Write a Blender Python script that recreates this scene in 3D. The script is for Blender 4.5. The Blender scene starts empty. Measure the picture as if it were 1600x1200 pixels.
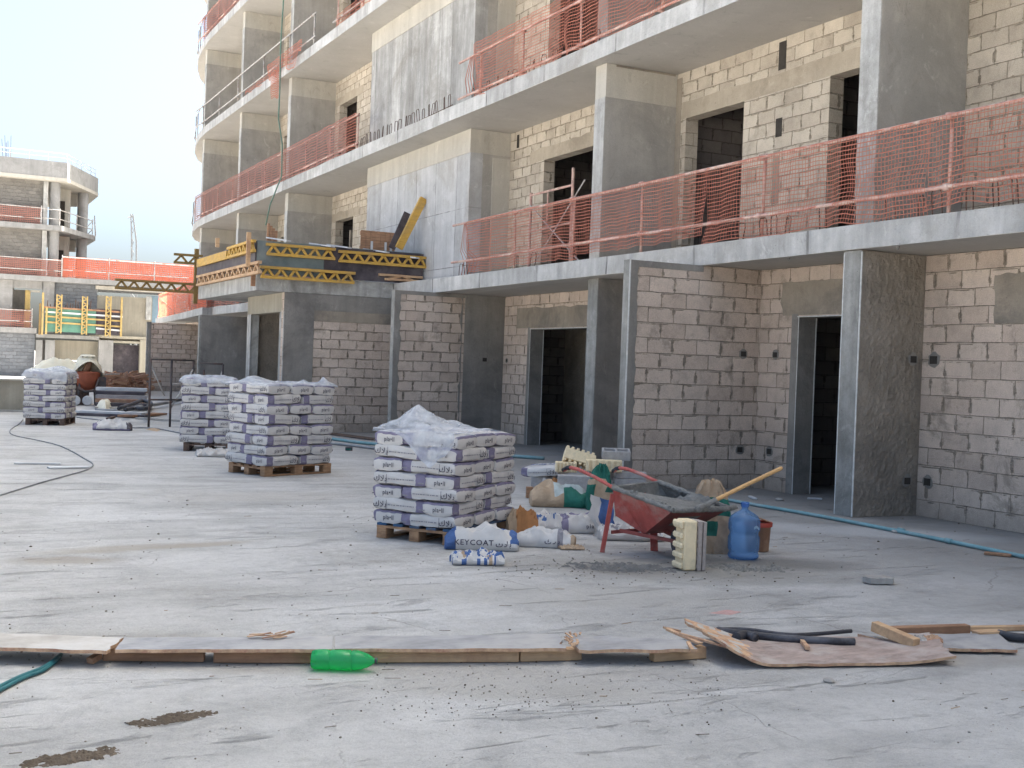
import bpy, bmesh, math, random
from mathutils import Vector, Matrix, noise as mnoise
R = math.radians
rnd = random.Random(7)
scene = bpy.context.scene
COL = scene.collection

# ------------------------------------------------------------------ camera
# world: +y runs along the facade away from the camera, +x into the building, z up
F = 1878.0; PITCH = R(.824); ROLL = R(2.054); AZ = R(26.5); EYE = 1.62
Mcam = (Matrix.Rotation(ROLL, 3, 'Z') @ Matrix(((1, 0, 0), (0, math.cos(PITCH), -math.sin(PITCH)), (0, math.sin(PITCH), math.cos(PITCH))))
        @ Matrix(((1, 0, 0), (0, 0, -1), (0, 1, 0))) @ Matrix(((math.cos(AZ), -math.sin(AZ), 0), (math.sin(AZ), math.cos(AZ), 0), (0, 0, 1))))
MT = Mcam.transposed()
def G(px, py, z=0.0):
    """point at height z seen at pixel px,py of the 1600x1200 photo (used once, to survey where things stand)"""
    d = MT @ Vector(((px - 800) / F, (py - 600) / F, 1)); t = (z - EYE) / d.z
    return Vector((d.x * t, d.y * t, z))
def OY(px, py, y):
    d = MT @ Vector(((px - 800) / F, (py - 600) / F, 1)); t = y / d.y
    return Vector((d.x * t, y, EYE + d.z * t))
def OX(px, py, x):
    d = MT @ Vector(((px - 800) / F, (py - 600) / F, 1)); t = x / d.x
    return Vector((x, d.y * t, EYE + d.z * t))
cd = bpy.data.cameras.new('camera'); cam = bpy.data.objects.new('camera', cd); COL.objects.link(cam)
r0, r1, r2 = Mcam.row
cam.matrix_world = Matrix(((r0.x, -r1.x, -r2.x, 0), (r0.y, -r1.y, -r2.y, 0), (r0.z, -r1.z, -r2.z, EYE), (0, 0, 0, 1)))
cd.sensor_width = 36; cd.lens = F / 1600 * 36; cd.clip_end = 3000; cd.clip_start = .05
scene.camera = cam

# ------------------------------------------------------------------ light
SUN_EL = R(62); SUN_AZ = R(86)          # azimuth measured from +y towards +x
w = bpy.data.worlds.new('World'); scene.world = w; w.use_nodes = True
nt = w.node_tree; nt.nodes.clear()
sky = nt.nodes.new('ShaderNodeTexSky'); sky.sky_type = 'NISHITA'; sky.sun_disc = False
sky.sun_elevation = SUN_EL; sky.sun_rotation = SUN_AZ; sky.air_density = .55; sky.dust_density = 6.0; sky.ozone_density = 1.2; sky.altitude = 0
bg = nt.nodes.new('ShaderNodeBackground'); bg.inputs[1].default_value = .073
wo = nt.nodes.new('ShaderNodeOutputWorld')
wbal = nt.nodes.new('ShaderNodeMixRGB'); wbal.blend_type = 'MULTIPLY'; wbal.inputs[0].default_value = 1; wbal.inputs[2].default_value = (.94, 1.015, .965, 1)   # the camera's white balance for open shade
nt.links.new(sky.outputs[0], wbal.inputs[1]); nt.links.new(wbal.outputs[0], bg.inputs[0]); nt.links.new(bg.outputs[0], wo.inputs[0])
sl = bpy.data.lights.new('sun', 'SUN'); sl.energy = 4.3; sl.angle = R(.5); sl.color = (1, .96, .89)
so = bpy.data.objects.new('sun', sl); COL.objects.link(so)
sd = Vector((math.sin(SUN_AZ) * math.cos(SUN_EL), math.cos(SUN_AZ) * math.cos(SUN_EL), math.sin(SUN_EL)))
so.rotation_euler = sd.to_track_quat('Z', 'Y').to_euler(); so.location = (0, 0, 40)
vs = scene.view_settings; vs.view_transform = 'Standard'; vs.look = 'None'; vs.gamma = 1; vs.exposure = 2.93; vs.use_curve_mapping = False
scene.cycles.max_bounces = 7; scene.cycles.diffuse_bounces = 5; scene.cycles.transparent_max_bounces = 12
scene.cycles.use_adaptive_sampling = True; scene.cycles.use_denoising = True

# ------------------------------------------------------------------ materials
class NT:
    def __init__(s, name, rough=.9, spec=.25):
        s.m = bpy.data.materials.new(name); s.m.use_nodes = True; s.t = s.m.node_tree
        s.b = s.t.nodes['Principled BSDF']; s.b.inputs['Roughness'].default_value = rough
        s.b.inputs['Specular IOR Level'].default_value = spec
        s._co = None
    def n(s, ty, **kw):
        nd = s.t.nodes.new('ShaderNode' + ty)
        for k, v in kw.items():
            if k.startswith('_'): setattr(nd, k[1:], v)
            else:
                key = k.replace('__', ' ')
                s.put(nd.inputs[int(key[1:])] if key[0] == 'i' and key[1:].isdigit() else nd.inputs[key], v)
        return nd
    def put(s, sock, v):
        if isinstance(v, bpy.types.NodeSocket): s.t.links.new(v, sock)
        elif isinstance(v, tuple) and len(v) == 3 and sock.type == 'RGBA': sock.default_value = (*v, 1)
        else: sock.default_value = v
    def co(s):
        if not s._co: s._co = s.n('TexCoord').outputs['Object']
        return s._co
    def noise(s, scale, detail=6, rough=.6, vec=None, stretch=None, dist=0):
        v = vec or s.co()
        if stretch: v = s.n('Mapping', Vector=v, Scale=stretch).outputs[0]
        return s.n('TexNoise', Vector=v, Scale=scale, Detail=detail, Roughness=rough, Distortion=dist).outputs[0]
    def ramp(s, fac, *stops):
        r = s.n('ValToRGB', Fac=fac); e = r.color_ramp.elements
        while len(e) < len(stops): e.new(.5)
        for i, (p, c) in enumerate(stops):
            e[i].position = p; e[i].color = (*c, 1) if isinstance(c, tuple) else (c, c, c, 1)
        return r.outputs[0]
    def mix(s, fac, a, b, mode='MIX'):
        m = s.n('MixRGB', _blend_type=mode); s.put(m.inputs[0], fac); s.put(m.inputs[1], a); s.put(m.inputs[2], b)
        return m.outputs[0]
    def math(s, op, a, b=0.0, clamp=False):
        m = s.n('Math', _operation=op, _use_clamp=clamp); s.put(m.inputs[0], a); s.put(m.inputs[1], b)
        return m.outputs[0]
    def bump(s, h, dist=.01, strength=1):
        bm = s.n('Bump', Height=h, Distance=dist, Strength=strength); s.put(s.b.inputs['Normal'], bm.outputs[0])
    def col(s, c): s.put(s.b.inputs['Base Color'], c); return s

def concrete(name, c1, c2, sc=1.5, streak=.5, bump=.006, stain=None, forms=None, fine=60):
    s = NT(name)
    c = s.mix(s.ramp(s.noise(sc, 8, .65), (.3, 0.), (.7, 1.)), c1, c2)
    if streak:
        st = s.noise(1.0, 6, .6, stretch=(5, 5, .35))
        c = s.mix(streak, c, s.ramp(st, (.35, .62), (.6, 1.), (.75, 1.12)), 'MULTIPLY')
    if stain:
        c = s.mix(s.ramp(s.noise(.7, 7, .7, dist=.6), (.5, 0.), (.66, .85)), c, stain)
    f = s.noise(fine, 4, .7)
    c = s.mix(.35, c, s.ramp(f, (.3, .7), (.7, 1.15)), 'MULTIPLY')
    h = s.math('ADD', s.math('MULTIPLY', s.noise(9, 8, .7), 1.0), s.math('MULTIPLY', f, .35))
    po = s.n('TexVoronoi', Vector=s.co(), Scale=16.0, Randomness=1.0).outputs['Distance']
    pm = s.math('MULTIPLY', s.ramp(po, (.06, 1.), (.11, 0.)), s.ramp(s.noise(2.1, 4), (.46, 0.), (.6, .75)))
    c = s.mix(pm, c, tuple(k * .42 for k in c1))
    sc_ = s.noise(3.4, 9, .78, dist=.7, stretch=(1, 1, .55))
    c = s.mix(s.math('MULTIPLY', s.ramp(sc_, (.57, 0.), (.67, 1.)), .5), c, tuple(k * .62 for k in c1))
    c = s.mix(s.math('MULTIPLY', s.ramp(sc_, (.33, 1.), (.42, 0.)), .45), c, tuple(min(.8, k * 1.3) for k in c2))
    h = s.math('SUBTRACT', h, s.math('MULTIPLY', pm, .6))
    if forms:                                           # joints of the shutter boards
        sep = s.n('SeparateXYZ', Vector=s.co())
        u = s.math('ADD', sep.outputs[0], sep.outputs[1])
        fr = s.math('FRACT', s.math('MULTIPLY', s.math('ADD', u, s.math('MULTIPLY', s.noise(.8, 2), .1)), 1 / forms[0]))
        ln = s.math('LESS_THAN', fr, .02)
        cell = s.n('TexWhiteNoise', _noise_dimensions='1D', W=s.math('FLOOR', s.math('MULTIPLY', u, 1 / forms[0]))).outputs[0]
        c = s.mix(.75, c, s.ramp(cell, (0., .74), (1., 1.12)), 'MULTIPLY')
        if forms[1]:
            fz = s.math('FRACT', s.math('MULTIPLY', sep.outputs[2], 1 / forms[1])); ln = s.math('MAXIMUM', ln, s.math('LESS_THAN', fz, .012))
        c = s.mix(s.math('MULTIPLY', ln, s.ramp(s.noise(2, 3), (.4, .1), (.6, .8))), c, (.12, .115, .11))
        h = s.math('SUBTRACT', h, ln)
    s.col(c); s.bump(h, bump)
    return s.m

def blocks(name, c1, c2, mortar, smear=.5, bw=.41, bh=.21, off=0.0):
    s = NT(name, .95, .15)
    geo = s.n('NewGeometry'); sep = s.n('SeparateXYZ', Vector=s.co()); sn = s.n('SeparateXYZ', Vector=geo.outputs['True Normal'])
    ny = s.math('GREATER_THAN', s.math('ABSOLUTE', sn.outputs[1]), .5)
    u = s.math('ADD', s.math('MULTIPLY', sep.outputs[0], ny), s.math('MULTIPLY', sep.outputs[1], s.math('SUBTRACT', 1.0, ny)))
    wob = s.n('TexNoise', Vector=s.co(), Scale=2.6, Detail=6.0, Roughness=.65).outputs[1]
    vec = s.n('CombineXYZ', X=s.math('ADD', u, off), Y=sep.outputs[2]).outputs[0]
    wv = s.n('VectorMath', _operation='MULTIPLY_ADD'); s.put(wv.inputs[0], wob); wv.inputs[1].default_value = (.045, .026, 0); s.put(wv.inputs[2], vec)
    # bed joints stay thin, perpends are buttered thick here and there
    def joints(msz): return s.n('TexBrick', Vector=wv.outputs[0], Color1=(0, 0, 0), Color2=(1, 1, 1), Mortar=(.5, .5, .5), Scale=1.0, Mortar__Size=msz, Mortar__Smooth=.3, Bias=0.0, Brick__Width=bw, Row__Height=bh)
    b = joints(s.ramp(s.noise(3.1, 6, .75), (.38, .0035), (.55, .0065), (.66, .013), (.74, .024)))
    wide = joints(.03)
    vfr = s.math('ABSOLUTE', s.math('SUBTRACT', s.math('FRACT', s.math('DIVIDE', s.math('ADD', sep.outputs[2], .006), bh)), .5))
    perp = s.math('MULTIPLY', s.math('MULTIPLY', wide.outputs[1], s.math('LESS_THAN', vfr, .40)), s.ramp(s.noise(4.3, 5, .7), (.5, 0.), (.57, 1.)))
    c = s.mix(b.outputs[0], c1, c2)
    c = s.mix(.85, c, s.ramp(s.noise(1.3, 8, .7), (.25, .70), (.5, .97), (.8, 1.12)), 'MULTIPLY')
    c = s.mix(.8, c, s.ramp(s.noise(5, 7, .7), (.25, .74), (.5, .98), (.8, 1.12)), 'MULTIPLY')
    c = s.mix(.6, c, s.ramp(s.noise(80, 4, .75), (.3, .62), (.7, 1.22)), 'MULTIPLY')
    mo = s.mix(s.ramp(s.noise(9, 6, .7), (.35, 0.), (.65, 1.)), mortar, tuple(k * 2.0 for k in mortar))
    sm = s.math('MULTIPLY', s.ramp(s.noise(1.3, 9, .74, dist=.5), (.565, 0.), (.66, 1.)), smear)
    sm2 = s.math('MULTIPLY', s.ramp(s.noise(6, 8, .75, stretch=(1, 1, .5)), (.60, 0.), (.68, 1.)), smear * .8)
    low = s.math('MULTIPLY', s.ramp(s.math('ADD', sep.outputs[2], s.math('MULTIPLY', s.noise(2.2, 7, .7), .9)), (.42, .55), (.85, 0.)), smear * 1.3)
    fac = s.math('MAXIMUM', s.math('MAXIMUM', b.outputs[1], s.math('MULTIPLY', perp, .85)), s.math('MAXIMUM', s.math('MAXIMUM', sm, sm2), low))
    s.col(s.mix(fac, c, mo))
    s.bump(s.math('ADD', s.math('MULTIPLY', s.math('SUBTRACT', b.outputs[1], s.math('MULTIPLY', perp, .7)), -1.3), s.math('MULTIPLY', s.noise(55, 6, .78), .7)), .014)
    return s.m

def plain(name, c, rough=.7, spec=.3, var=.25, sc=8, bump=.002, metal=0, dirt=None, stretch=None):
    s = NT(name, rough, spec)
    f = s.noise(sc, 6, .65, stretch=stretch)
    cc = s.mix(s.ramp(f, (.3, 0.), (.7, 1.)), tuple(k * (1 - var) for k in c), tuple(min(1, k * (1 + var)) for k in c))
    if dirt: cc = s.mix(s.ramp(s.noise(sc * .6, 7, .7), (.48, 0.), (.66, .9)), cc, dirt)
    s.col(cc); s.b.inputs['Metallic'].default_value = metal
    if bump: s.bump(f, bump)
    return s.m

M = {}
M['fascia'] = concrete('fascia_concrete', (.43, .42, .40), (.605, .595, .575), 2.6, .6, .03, (0.356, 0.34, 0.313), (2.4, 0))
M['soffit'] = concrete('soffit_concrete', (0.44, 0.413, 0.374), (0.517, 0.49, 0.451), .8, 0, .004, None)
M['fin'] = concrete('partition_concrete', (0.302, 0.283, 0.251), (0.416, 0.389, 0.351), 1.4, .3, .008, (0.259, 0.248, 0.227))
M['fin_top'] = concrete('partition_light_concrete', (.42, .39, .34), (.50, .47, .41), 1.2, .3, .006)
M['edge'] = concrete('plaster_edge', (0.358, 0.353, 0.33), (0.526, 0.515, 0.493), 4, .7, .015, (0.202, 0.196, 0.179))
M['rough'] = concrete('rough_plaster', (.235, .20, .16), (.34, .295, .245), 2.5, .2, .05, (.17, .15, .13), fine=22)
M['edge_low'] = concrete('weathered_column_face', (.24, .235, .215), (.37, .36, .335), 5, .8, .02, (.15, .145, .13))
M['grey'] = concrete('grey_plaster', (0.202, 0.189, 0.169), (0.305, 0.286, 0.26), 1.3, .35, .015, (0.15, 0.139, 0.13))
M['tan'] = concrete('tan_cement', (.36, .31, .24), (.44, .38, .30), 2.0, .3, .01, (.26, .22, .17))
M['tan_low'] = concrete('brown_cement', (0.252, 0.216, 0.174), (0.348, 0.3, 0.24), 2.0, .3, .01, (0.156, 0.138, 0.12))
M['shear'] = concrete('board_marked_concrete', (.345, .335, .315), (.50, .49, .47), 2.6, .8, .016, (.255, .24, .215), (.62, 0))
M['shear_panel'] = concrete('panel_marked_concrete', (.43, .425, .42), (.56, .555, .55), 2.2, .4, .008, (.36, .34, .31), (1.2, 1.25))
M['block'] = blocks('grey_block', (.515, .418, .345), (.635, .53, .445), (.15, .126, .10), .65)
M['block_warm'] = blocks('beige_block', (.45, .39, .315), (.56, .495, .405), (.17, .145, .112), .45)
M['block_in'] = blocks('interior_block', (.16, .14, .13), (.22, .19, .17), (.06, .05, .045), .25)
M['bead'] = plain('galvanised_bead', (.55, .55, .53), .5, .4, .2, 20)
M['dark'] = plain('dark_recess', (.05, .045, .04), .95, .1)  # near-black for dark mortar and for shade painted in recesses and openings
M['concrete_far'] = concrete('far_concrete', (.25, .245, .235), (.35, .34, .33), .7, .4, .01, (.2, .195, .185))  # far building's concrete coloured darker to stand in for shade
M['block_far'] = blocks('far_block', (.17, .16, .145), (.225, .21, .19), (.16, .15, .135), .3)  # far blocks darkened in colour in place of shade
M['block_far_grey'] = blocks('far_grey_block', (.16, .17, .185), (.21, .22, .235), (.12, .12, .125), .15)
M['beige_far'] = concrete('far_beige_render', (.30, .27, .215), (.36, .33, .265), .7, .4, .006)
def net_mat(name, c, tr):
    s = NT(name, .6, .2); s.col(c)
    t = s.n('BsdfTranslucent', Color=(*c, 1)); mx = s.n('MixShader', i0=tr); s.t.links.new(s.b.outputs[0], mx.inputs[1]); s.t.links.new(t.outputs[0], mx.inputs[2])
    s.t.links.new(mx.outputs[0], s.t.nodes['Material Output'].inputs[0]); return s.m
M['net'] = net_mat('orange_net', (.50, .19, .13), .4)
M['net_red'] = net_mat('faded_red_net', (.42, .20, .16), .4)
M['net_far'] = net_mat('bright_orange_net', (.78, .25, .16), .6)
M['pipe_red'] = plain('rusty_pink_pipe', (.50, .31, .26), .6, .3, .35, 9, .002, 0, (.62, .52, .44))
M['pipe_grey'] = plain('galvanised_pipe', (.42, .40, .38), .5, .4, .25, 9, .002, 0, (.25, .18, .14))
M['pipe_dark'] = plain('dark_steel_tube', (.07, .06, .06), .6, .4, .3, 9, .002, 0, (.14, .07, .05))
M['rebar'] = plain('rusty_rebar', (.085, .05, .038), .8, .3, .4, 30)
M['yellow'] = plain('yellow_timber', (.50, .30, .065), .6, .3, .2, 5, .002, 0, (.36, .24, .10), (1, 1, 4))
M['yellow_far'] = plain('dull_yellow_timber', (.42, .30, .12), .7, .2, .2, 5)
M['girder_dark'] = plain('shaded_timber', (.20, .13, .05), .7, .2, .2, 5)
M['ply_black'] = plain('purple_black_film_ply', (.055, .046, .055), .5, .3, .35, 3, .002, 0, (.12, .105, .11))
M['ply_green'] = plain('grey_green_film_ply', (.14, .175, .175), .55, .3, .2, 2.5, .002, 0, (.2, .22, .215))
M['ply_far_green'] = plain('green_panel', (.10, .22, .165), .6, .3, .2, 2)
M['wood'] = plain('pallet_wood', (.33, .20, .115), .8, .2, .35, 6, .004, 0, (.20, .115, .07), (1, 1, 5))
M['wood_dark'] = plain('weathered_pallet_wood', (.13, .09, .07), .85, .2, .4, 6, .004, 0, (.07, .05, .045))
M['wood_pale'] = plain('pale_sawn_timber', (.50, .33, .195), .8, .2, .22, 4, .004, 0, (.34, .20, .12), (.7, 6, 6))
M['wood_brown'] = plain('brown_timber', (.33, .19, .115), .8, .2, .3, 4, .004, 0, (.22, .12, .075), (.7, 6, 6))
M['blue_wood'] = plain('blue_painted_board', (.035, .085, .16), .7, .2, .4, 6, .003, 0, (.12, .12, .13))
M['ply_top'] = plain('grey_filmed_ply', (.28, .275, .28), .6, .3, .25, 5, .004, 0, (.38, .365, .35), (1, 2, 1))
M['ply_dusty'] = plain('dusty_plywood', (.40, .37, .335), .8, .2, .2, 5, .003, 0, (.5, .48, .46))
M['ply_pink'] = plain('pinkish_worn_ply', (.32, .25, .22), .8, .15, .3, 7, .008, 0, (.42, .37, .335), (1, 2.5, 1))
M['ply_edge'] = plain('split_ply_edge', (.50, .33, .21), .85, .15, .3, 14, .004, 0, (.30, .13, .09))
M['paper'] = plain('white_bag_paper', (.53, .505, .48), .75, .25, .07, 5, .006)
M['purple'] = plain('purple_print', (.19, .17, .245), .7, .25, .15, 12, .003)
M['ink'] = plain('dark_ink', (.06, .055, .075), .8, .2, .2, 20, 0)
M['ink_faint'] = plain('grey_ink', (.25, .24, .26), .8, .2, .2, 20, 0)
M['blue_ink'] = plain('blue_print', (.06, .115, .27), .7, .25, .2, 12, .003)
M['kraft'] = plain('brown_kraft_paper', (.42, .31, .21), .85, .15, .18, 7, .008, 0, (.30, .22, .15))
M['kraft_in'] = plain('orange_brown_paper', (.42, .20, .085), .85, .15, .2, 7, .006)
M['green_print'] = plain('green_print', (.022, .13, .095), .7, .25, .3, 6, .006)
M['pale_green'] = plain('pale_grey_green_paper', (.42, .46, .44), .75, .2, .2, 8, .006)
M['red'] = plain('worn_red_paint', (.42, .10, .085), .65, .3, .22, 7, .004, 0, (.42, .25, .215), (2, 2, .6))
M['red_dark'] = plain('dark_red_paint', (.28, .07, .06), .6, .35, .2, 5, .003, 0, (.12, .06, .05))
M['mortar'] = concrete('wet_mortar', (.20, .195, .18), (.31, .30, .28), 9, 0, .05, (.14, .135, .125), fine=40)
M['mortar_dark'] = concrete('fresh_mortar', (.115, .115, .115), (.185, .18, .175), 8, 0, .04, None, fine=40)
M['handle'] = plain('yellowish_pole', (.58, .35, .15), .5, .4, .12, 12, .001, 0, (.44, .26, .12))
M['foam'] = plain('cream_foam', (.78, .64, .42), .9, .15, .1, 8, .006, 0, (.5, .43, .29))
M['foam_edge'] = plain('grey_block_leaf', (.36, .31, .28), .95, .1, .15, 20, .006)
M['block_grey'] = plain('loose_concrete_block', (.36, .345, .335), .95, .1, .15, 18, .006)
M['tin'] = plain('brown_bucket', (.23, .12, .07), .6, .3, .3, 7, .003, 0, (.36, .22, .14))
M['tin_rim'] = plain('red_bucket_rim', (.36, .06, .04), .6, .3, .3, 7, .002)
M['cyan'] = plain('pale_blue_pipe', (.17, .31, .33), .6, .3, .2, 3, .001, 0, (.28, .36, .37))
M['teal'] = plain('teal_hose', (.02, .115, .13), .5, .4, .2, 5, .001)
M['hose_green'] = plain('green_grey_hose', (.105, .18, .145), .6, .3, .2, 5, .001)
M['hose_grey'] = plain('dusty_grey_cable', (.24, .245, .25), .7, .3, .3, 3, .001)
M['rubber'] = plain('black_rubber', (.035, .035, .042), .6, .35, .4, 5, .002, 0, (.11, .11, .125))
M['white_board'] = plain('whitewashed_board', (.56, .56, .56), .8, .2, .15, 5, .003)
M['dirt'] = concrete('brown_dirt', (.11, .085, .062), (.18, .14, .105), 9, 0, .05, (.10, .08, .06), fine=50)
M['stone'] = plain('grey_stone', (.33, .31, .285), .95, .1, .25, 10, .006)
M['cream_sheet'] = plain('cream_tarpaulin', (.70, .65, .52), .7, .2, .08, 6, .006)
M['rubble'] = plain('reddish_brown_rubble', (.30, .165, .11), .9, .1, .35, 5, .02, 0, (.40, .27, .18))
M['sky_blue'] = plain('pale_blue_panel', (.30, .42, .52), .6, .2, .1, 4)
M['crane'] = plain('pale_crane_steel', (.2, .2, .2), .6, .3, .1, 4)
def plastic(name, c, alpha, rough=.25):
    s = NT(name, rough, .5); s.col(c)
    t = s.n('BsdfTranslucent', Color=(*c, 1)); m1 = s.n('MixShader', i0=.45); s.t.links.new(s.b.outputs[0], m1.inputs[1]); s.t.links.new(t.outputs[0], m1.inputs[2])
    tr = s.n('BsdfTransparent'); a = s.ramp(s.noise(7, 4), (.3, max(0, alpha - .18)), (.7, min(1, alpha + .15)))
    m2 = s.n('MixShader'); s.put(m2.inputs[0], a); s.t.links.new(tr.outputs[0], m2.inputs[1]); s.t.links.new(m1.outputs[0], m2.inputs[2])
    s.t.links.new(m2.outputs[0], s.t.nodes['Material Output'].inputs[0]); s.bump(s.noise(14, 5), .01); return s.m
M['film'] = plastic('clear_wrap_film', (.74, .78, .84), .45)
def tinted(name, c, rough, mixf):
    s = NT(name, rough, .9); s.col(c)
    gl = s.n('BsdfTransparent', Color=(*[min(1, k * 1.3 + .04) for k in c], 1)); t = s.n('BsdfTranslucent', Color=(*c, 1))
    m1 = s.n('MixShader', i0=.34); s.t.links.new(s.b.outputs[0], m1.inputs[1]); s.t.links.new(t.outputs[0], m1.inputs[2])
    m2 = s.n('MixShader', i0=mixf); s.t.links.new(m1.outputs[0], m2.inputs[1]); s.t.links.new(gl.outputs[0], m2.inputs[2])
    s.t.links.new(m2.outputs[0], s.t.nodes['Material Output'].inputs[0]); s.bump(s.noise(20, 3), .004); return s.m
M['jug'] = tinted('blue_water_plastic', (.32, .50, .72), .2, .66)
M['bottle'] = tinted('green_bottle_plastic', (.08, .64, .28), .12, .58)

STAINS = [(1238, 880, .72, .22, -30, (.10, .097, .09), .85), (1060, 888, 1.5, .42, -28, (.25, .235, .21), .75), (965, 887, .42, .17, -20, (.16, .15, .14), .75), (1390, 880, 1.3, .5, -30, (.36, .345, .325), .5),
          (215, 855, .9, .12, 8, (.36, .32, .27), .7), (100, 875, .45, .14, -10, (.34, .30, .255), .75), (320, 850, .5, .08, 12, (.36, .32, .27), .6), (700, 705, 2.4, .5, 10, (.33, .31, .285), .55), (430, 775, 1.2, .35, 0, (.42, .39, .355), .5),
          (900, 930, 1.6, .3, -25, (.42, .40, .37), .5), (820, 1075, .9, .16, -24, (.36, .335, .30), .55), (160, 1000, 1.0, .2, -24, (.36, .335, .30), .5), (1130, 1020, 3.4, .13, -24, (.33, .30, .265), .55), (1350, 830, 1.6, .3, -35, (.62, .61, .6), .45), (450, 1040, 2.6, .12, -24, (.33, .30, .265), .5)]
def ground_mat():
    s = NT('dusty_screed', .92, .2)
    c = s.mix(s.ramp(s.noise(.45, 9, .62), (.32, 0.), (.68, 1.)), (.455, .44, .42), (.575, .562, .547))
    c = s.mix(.9, c, s.ramp(s.noise(1.9, 10, .74, dist=.5), (.28, .74), (.5, 1.), (.75, 1.07)), 'MULTIPLY')
    # broad trowel sweeps and damp/dusty drifts
    sw = s.noise(.7, 5, .55, stretch=(.5, 1.6, 1), dist=1.6)
    c = s.mix(.8, c, s.ramp(sw, (.36, .80), (.5, .98), (.66, 1.08)), 'MULTIPLY')
    # scuffs, drag marks
    dr = s.noise(1.0, 9, .78, stretch=(.8, 4.2, 1), dist=.9)
    c = s.mix(s.math('MULTIPLY', s.ramp(dr, (.57, 0.), (.68, 1.)), .20), c, (.30, .275, .245))
    dr2 = s.noise(1.3, 8, .78, stretch=(3.2, 1.1, 1), dist=.6)
    c = s.mix(s.math('MULTIPLY', s.ramp(dr2, (.61, 0.), (.72, 1.)), .18), c, (.31, .29, .265))
    # stained bands: trodden cement dust
    z1 = s.ramp(s.noise(.33, 7, .68, dist=.8), (.5, 0.), (.63, 1.))
    c = s.mix(s.math('MULTIPLY', z1, s.math('MULTIPLY', s.ramp(s.noise(5.5, 8, .8), (.4, .1), (.62, 1.)), .5)), c, (.29, .265, .235))
    grit = s.noise(42, 6, .82)
    zone = s.ramp(s.noise(.6, 6, .7, dist=.4), (.47, .0), (.6, 1.))
    c = s.mix(s.math('MULTIPLY', s.ramp(grit, (.585, 0.), (.66, 1.)), zone), c, (.24, .22, .195))
    # hair cracks and scrape lines
    cr = s.n('TexVoronoi', Vector=s.n('VectorMath', _operation='MULTIPLY_ADD', i0=s.n('TexNoise', Vector=s.co(), Scale=1.3, Detail=5.0).outputs[1], i1=(.7, .7, 0), i2=s.co()).outputs[0], Scale=.42, _feature='DISTANCE_TO_EDGE').outputs['Distance']
    ck = s.math('MULTIPLY', s.math('LESS_THAN', cr, .0016), s.ramp(s.noise(.9, 3), (.52, 0.), (.6, .55)))
    c = s.mix(ck, c, (.24, .225, .205))
    c = s.mix(.55, c, s.ramp(s.noise(150, 5, .8), (.3, .62), (.7, 1.22)), 'MULTIPLY')
    c = s.mix(.6, c, s.ramp(s.noise(14, 9, .8), (.32, .76), (.5, 1.), (.7, 1.1)), 'MULTIPLY')
    # grubbier cement-splashed strip along the foot of the building
    sx = s.n('SeparateXYZ', Vector=s.co()).outputs[0]
    st = s.math('ADD', sx, s.math('MULTIPLY', s.noise(.8, 7, .72), 3.2))
    c = s.mix(s.math('MULTIPLY', s.ramp(s.math('MULTIPLY', st, .05), (.40, 0.), (.53, 1.)), .72), c, s.mix(s.noise(4, 8, .75), (.19, .175, .155), (.31, .29, .265)))
    wv = s.n('VectorMath', _operation='MULTIPLY_ADD', i0=s.n('TexNoise', Vector=s.co(), Scale=3.0, Detail=9.0, Roughness=.72).outputs[1], i1=(.30, .30, 0), i2=s.co()).outputs[0]
    for (px, py, rx, ry, rot, colr, amt) in STAINS:
        p = G(px, py); mp = s.n('Mapping', _vector_type='TEXTURE', Vector=wv, Location=(p.x + .15, p.y + .15, 0), Rotation=(0, 0, R(rot)), Scale=(rx * 1.15, ry * 1.9, 1)).outputs[0]
        d = s.n('VectorMath', _operation='LENGTH', i0=mp).outputs['Value']
        c = s.mix(s.math('MULTIPLY', s.ramp(d, (.45, 1.), (1.05, 0.)), amt), c, colr)
    s.col(c)
    h = s.math('ADD', s.math('MULTIPLY', s.noise(6, 9, .72), .9), s.math('ADD', s.math('MULTIPLY', grit, .4), s.math('MULTIPLY', s.math('ADD', s.ramp(dr, (.57, 0.), (.66, 1.)), ck), -.3)))
    s.bump(h, .03); return s.m
M['ground'] = ground_mat()

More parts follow.
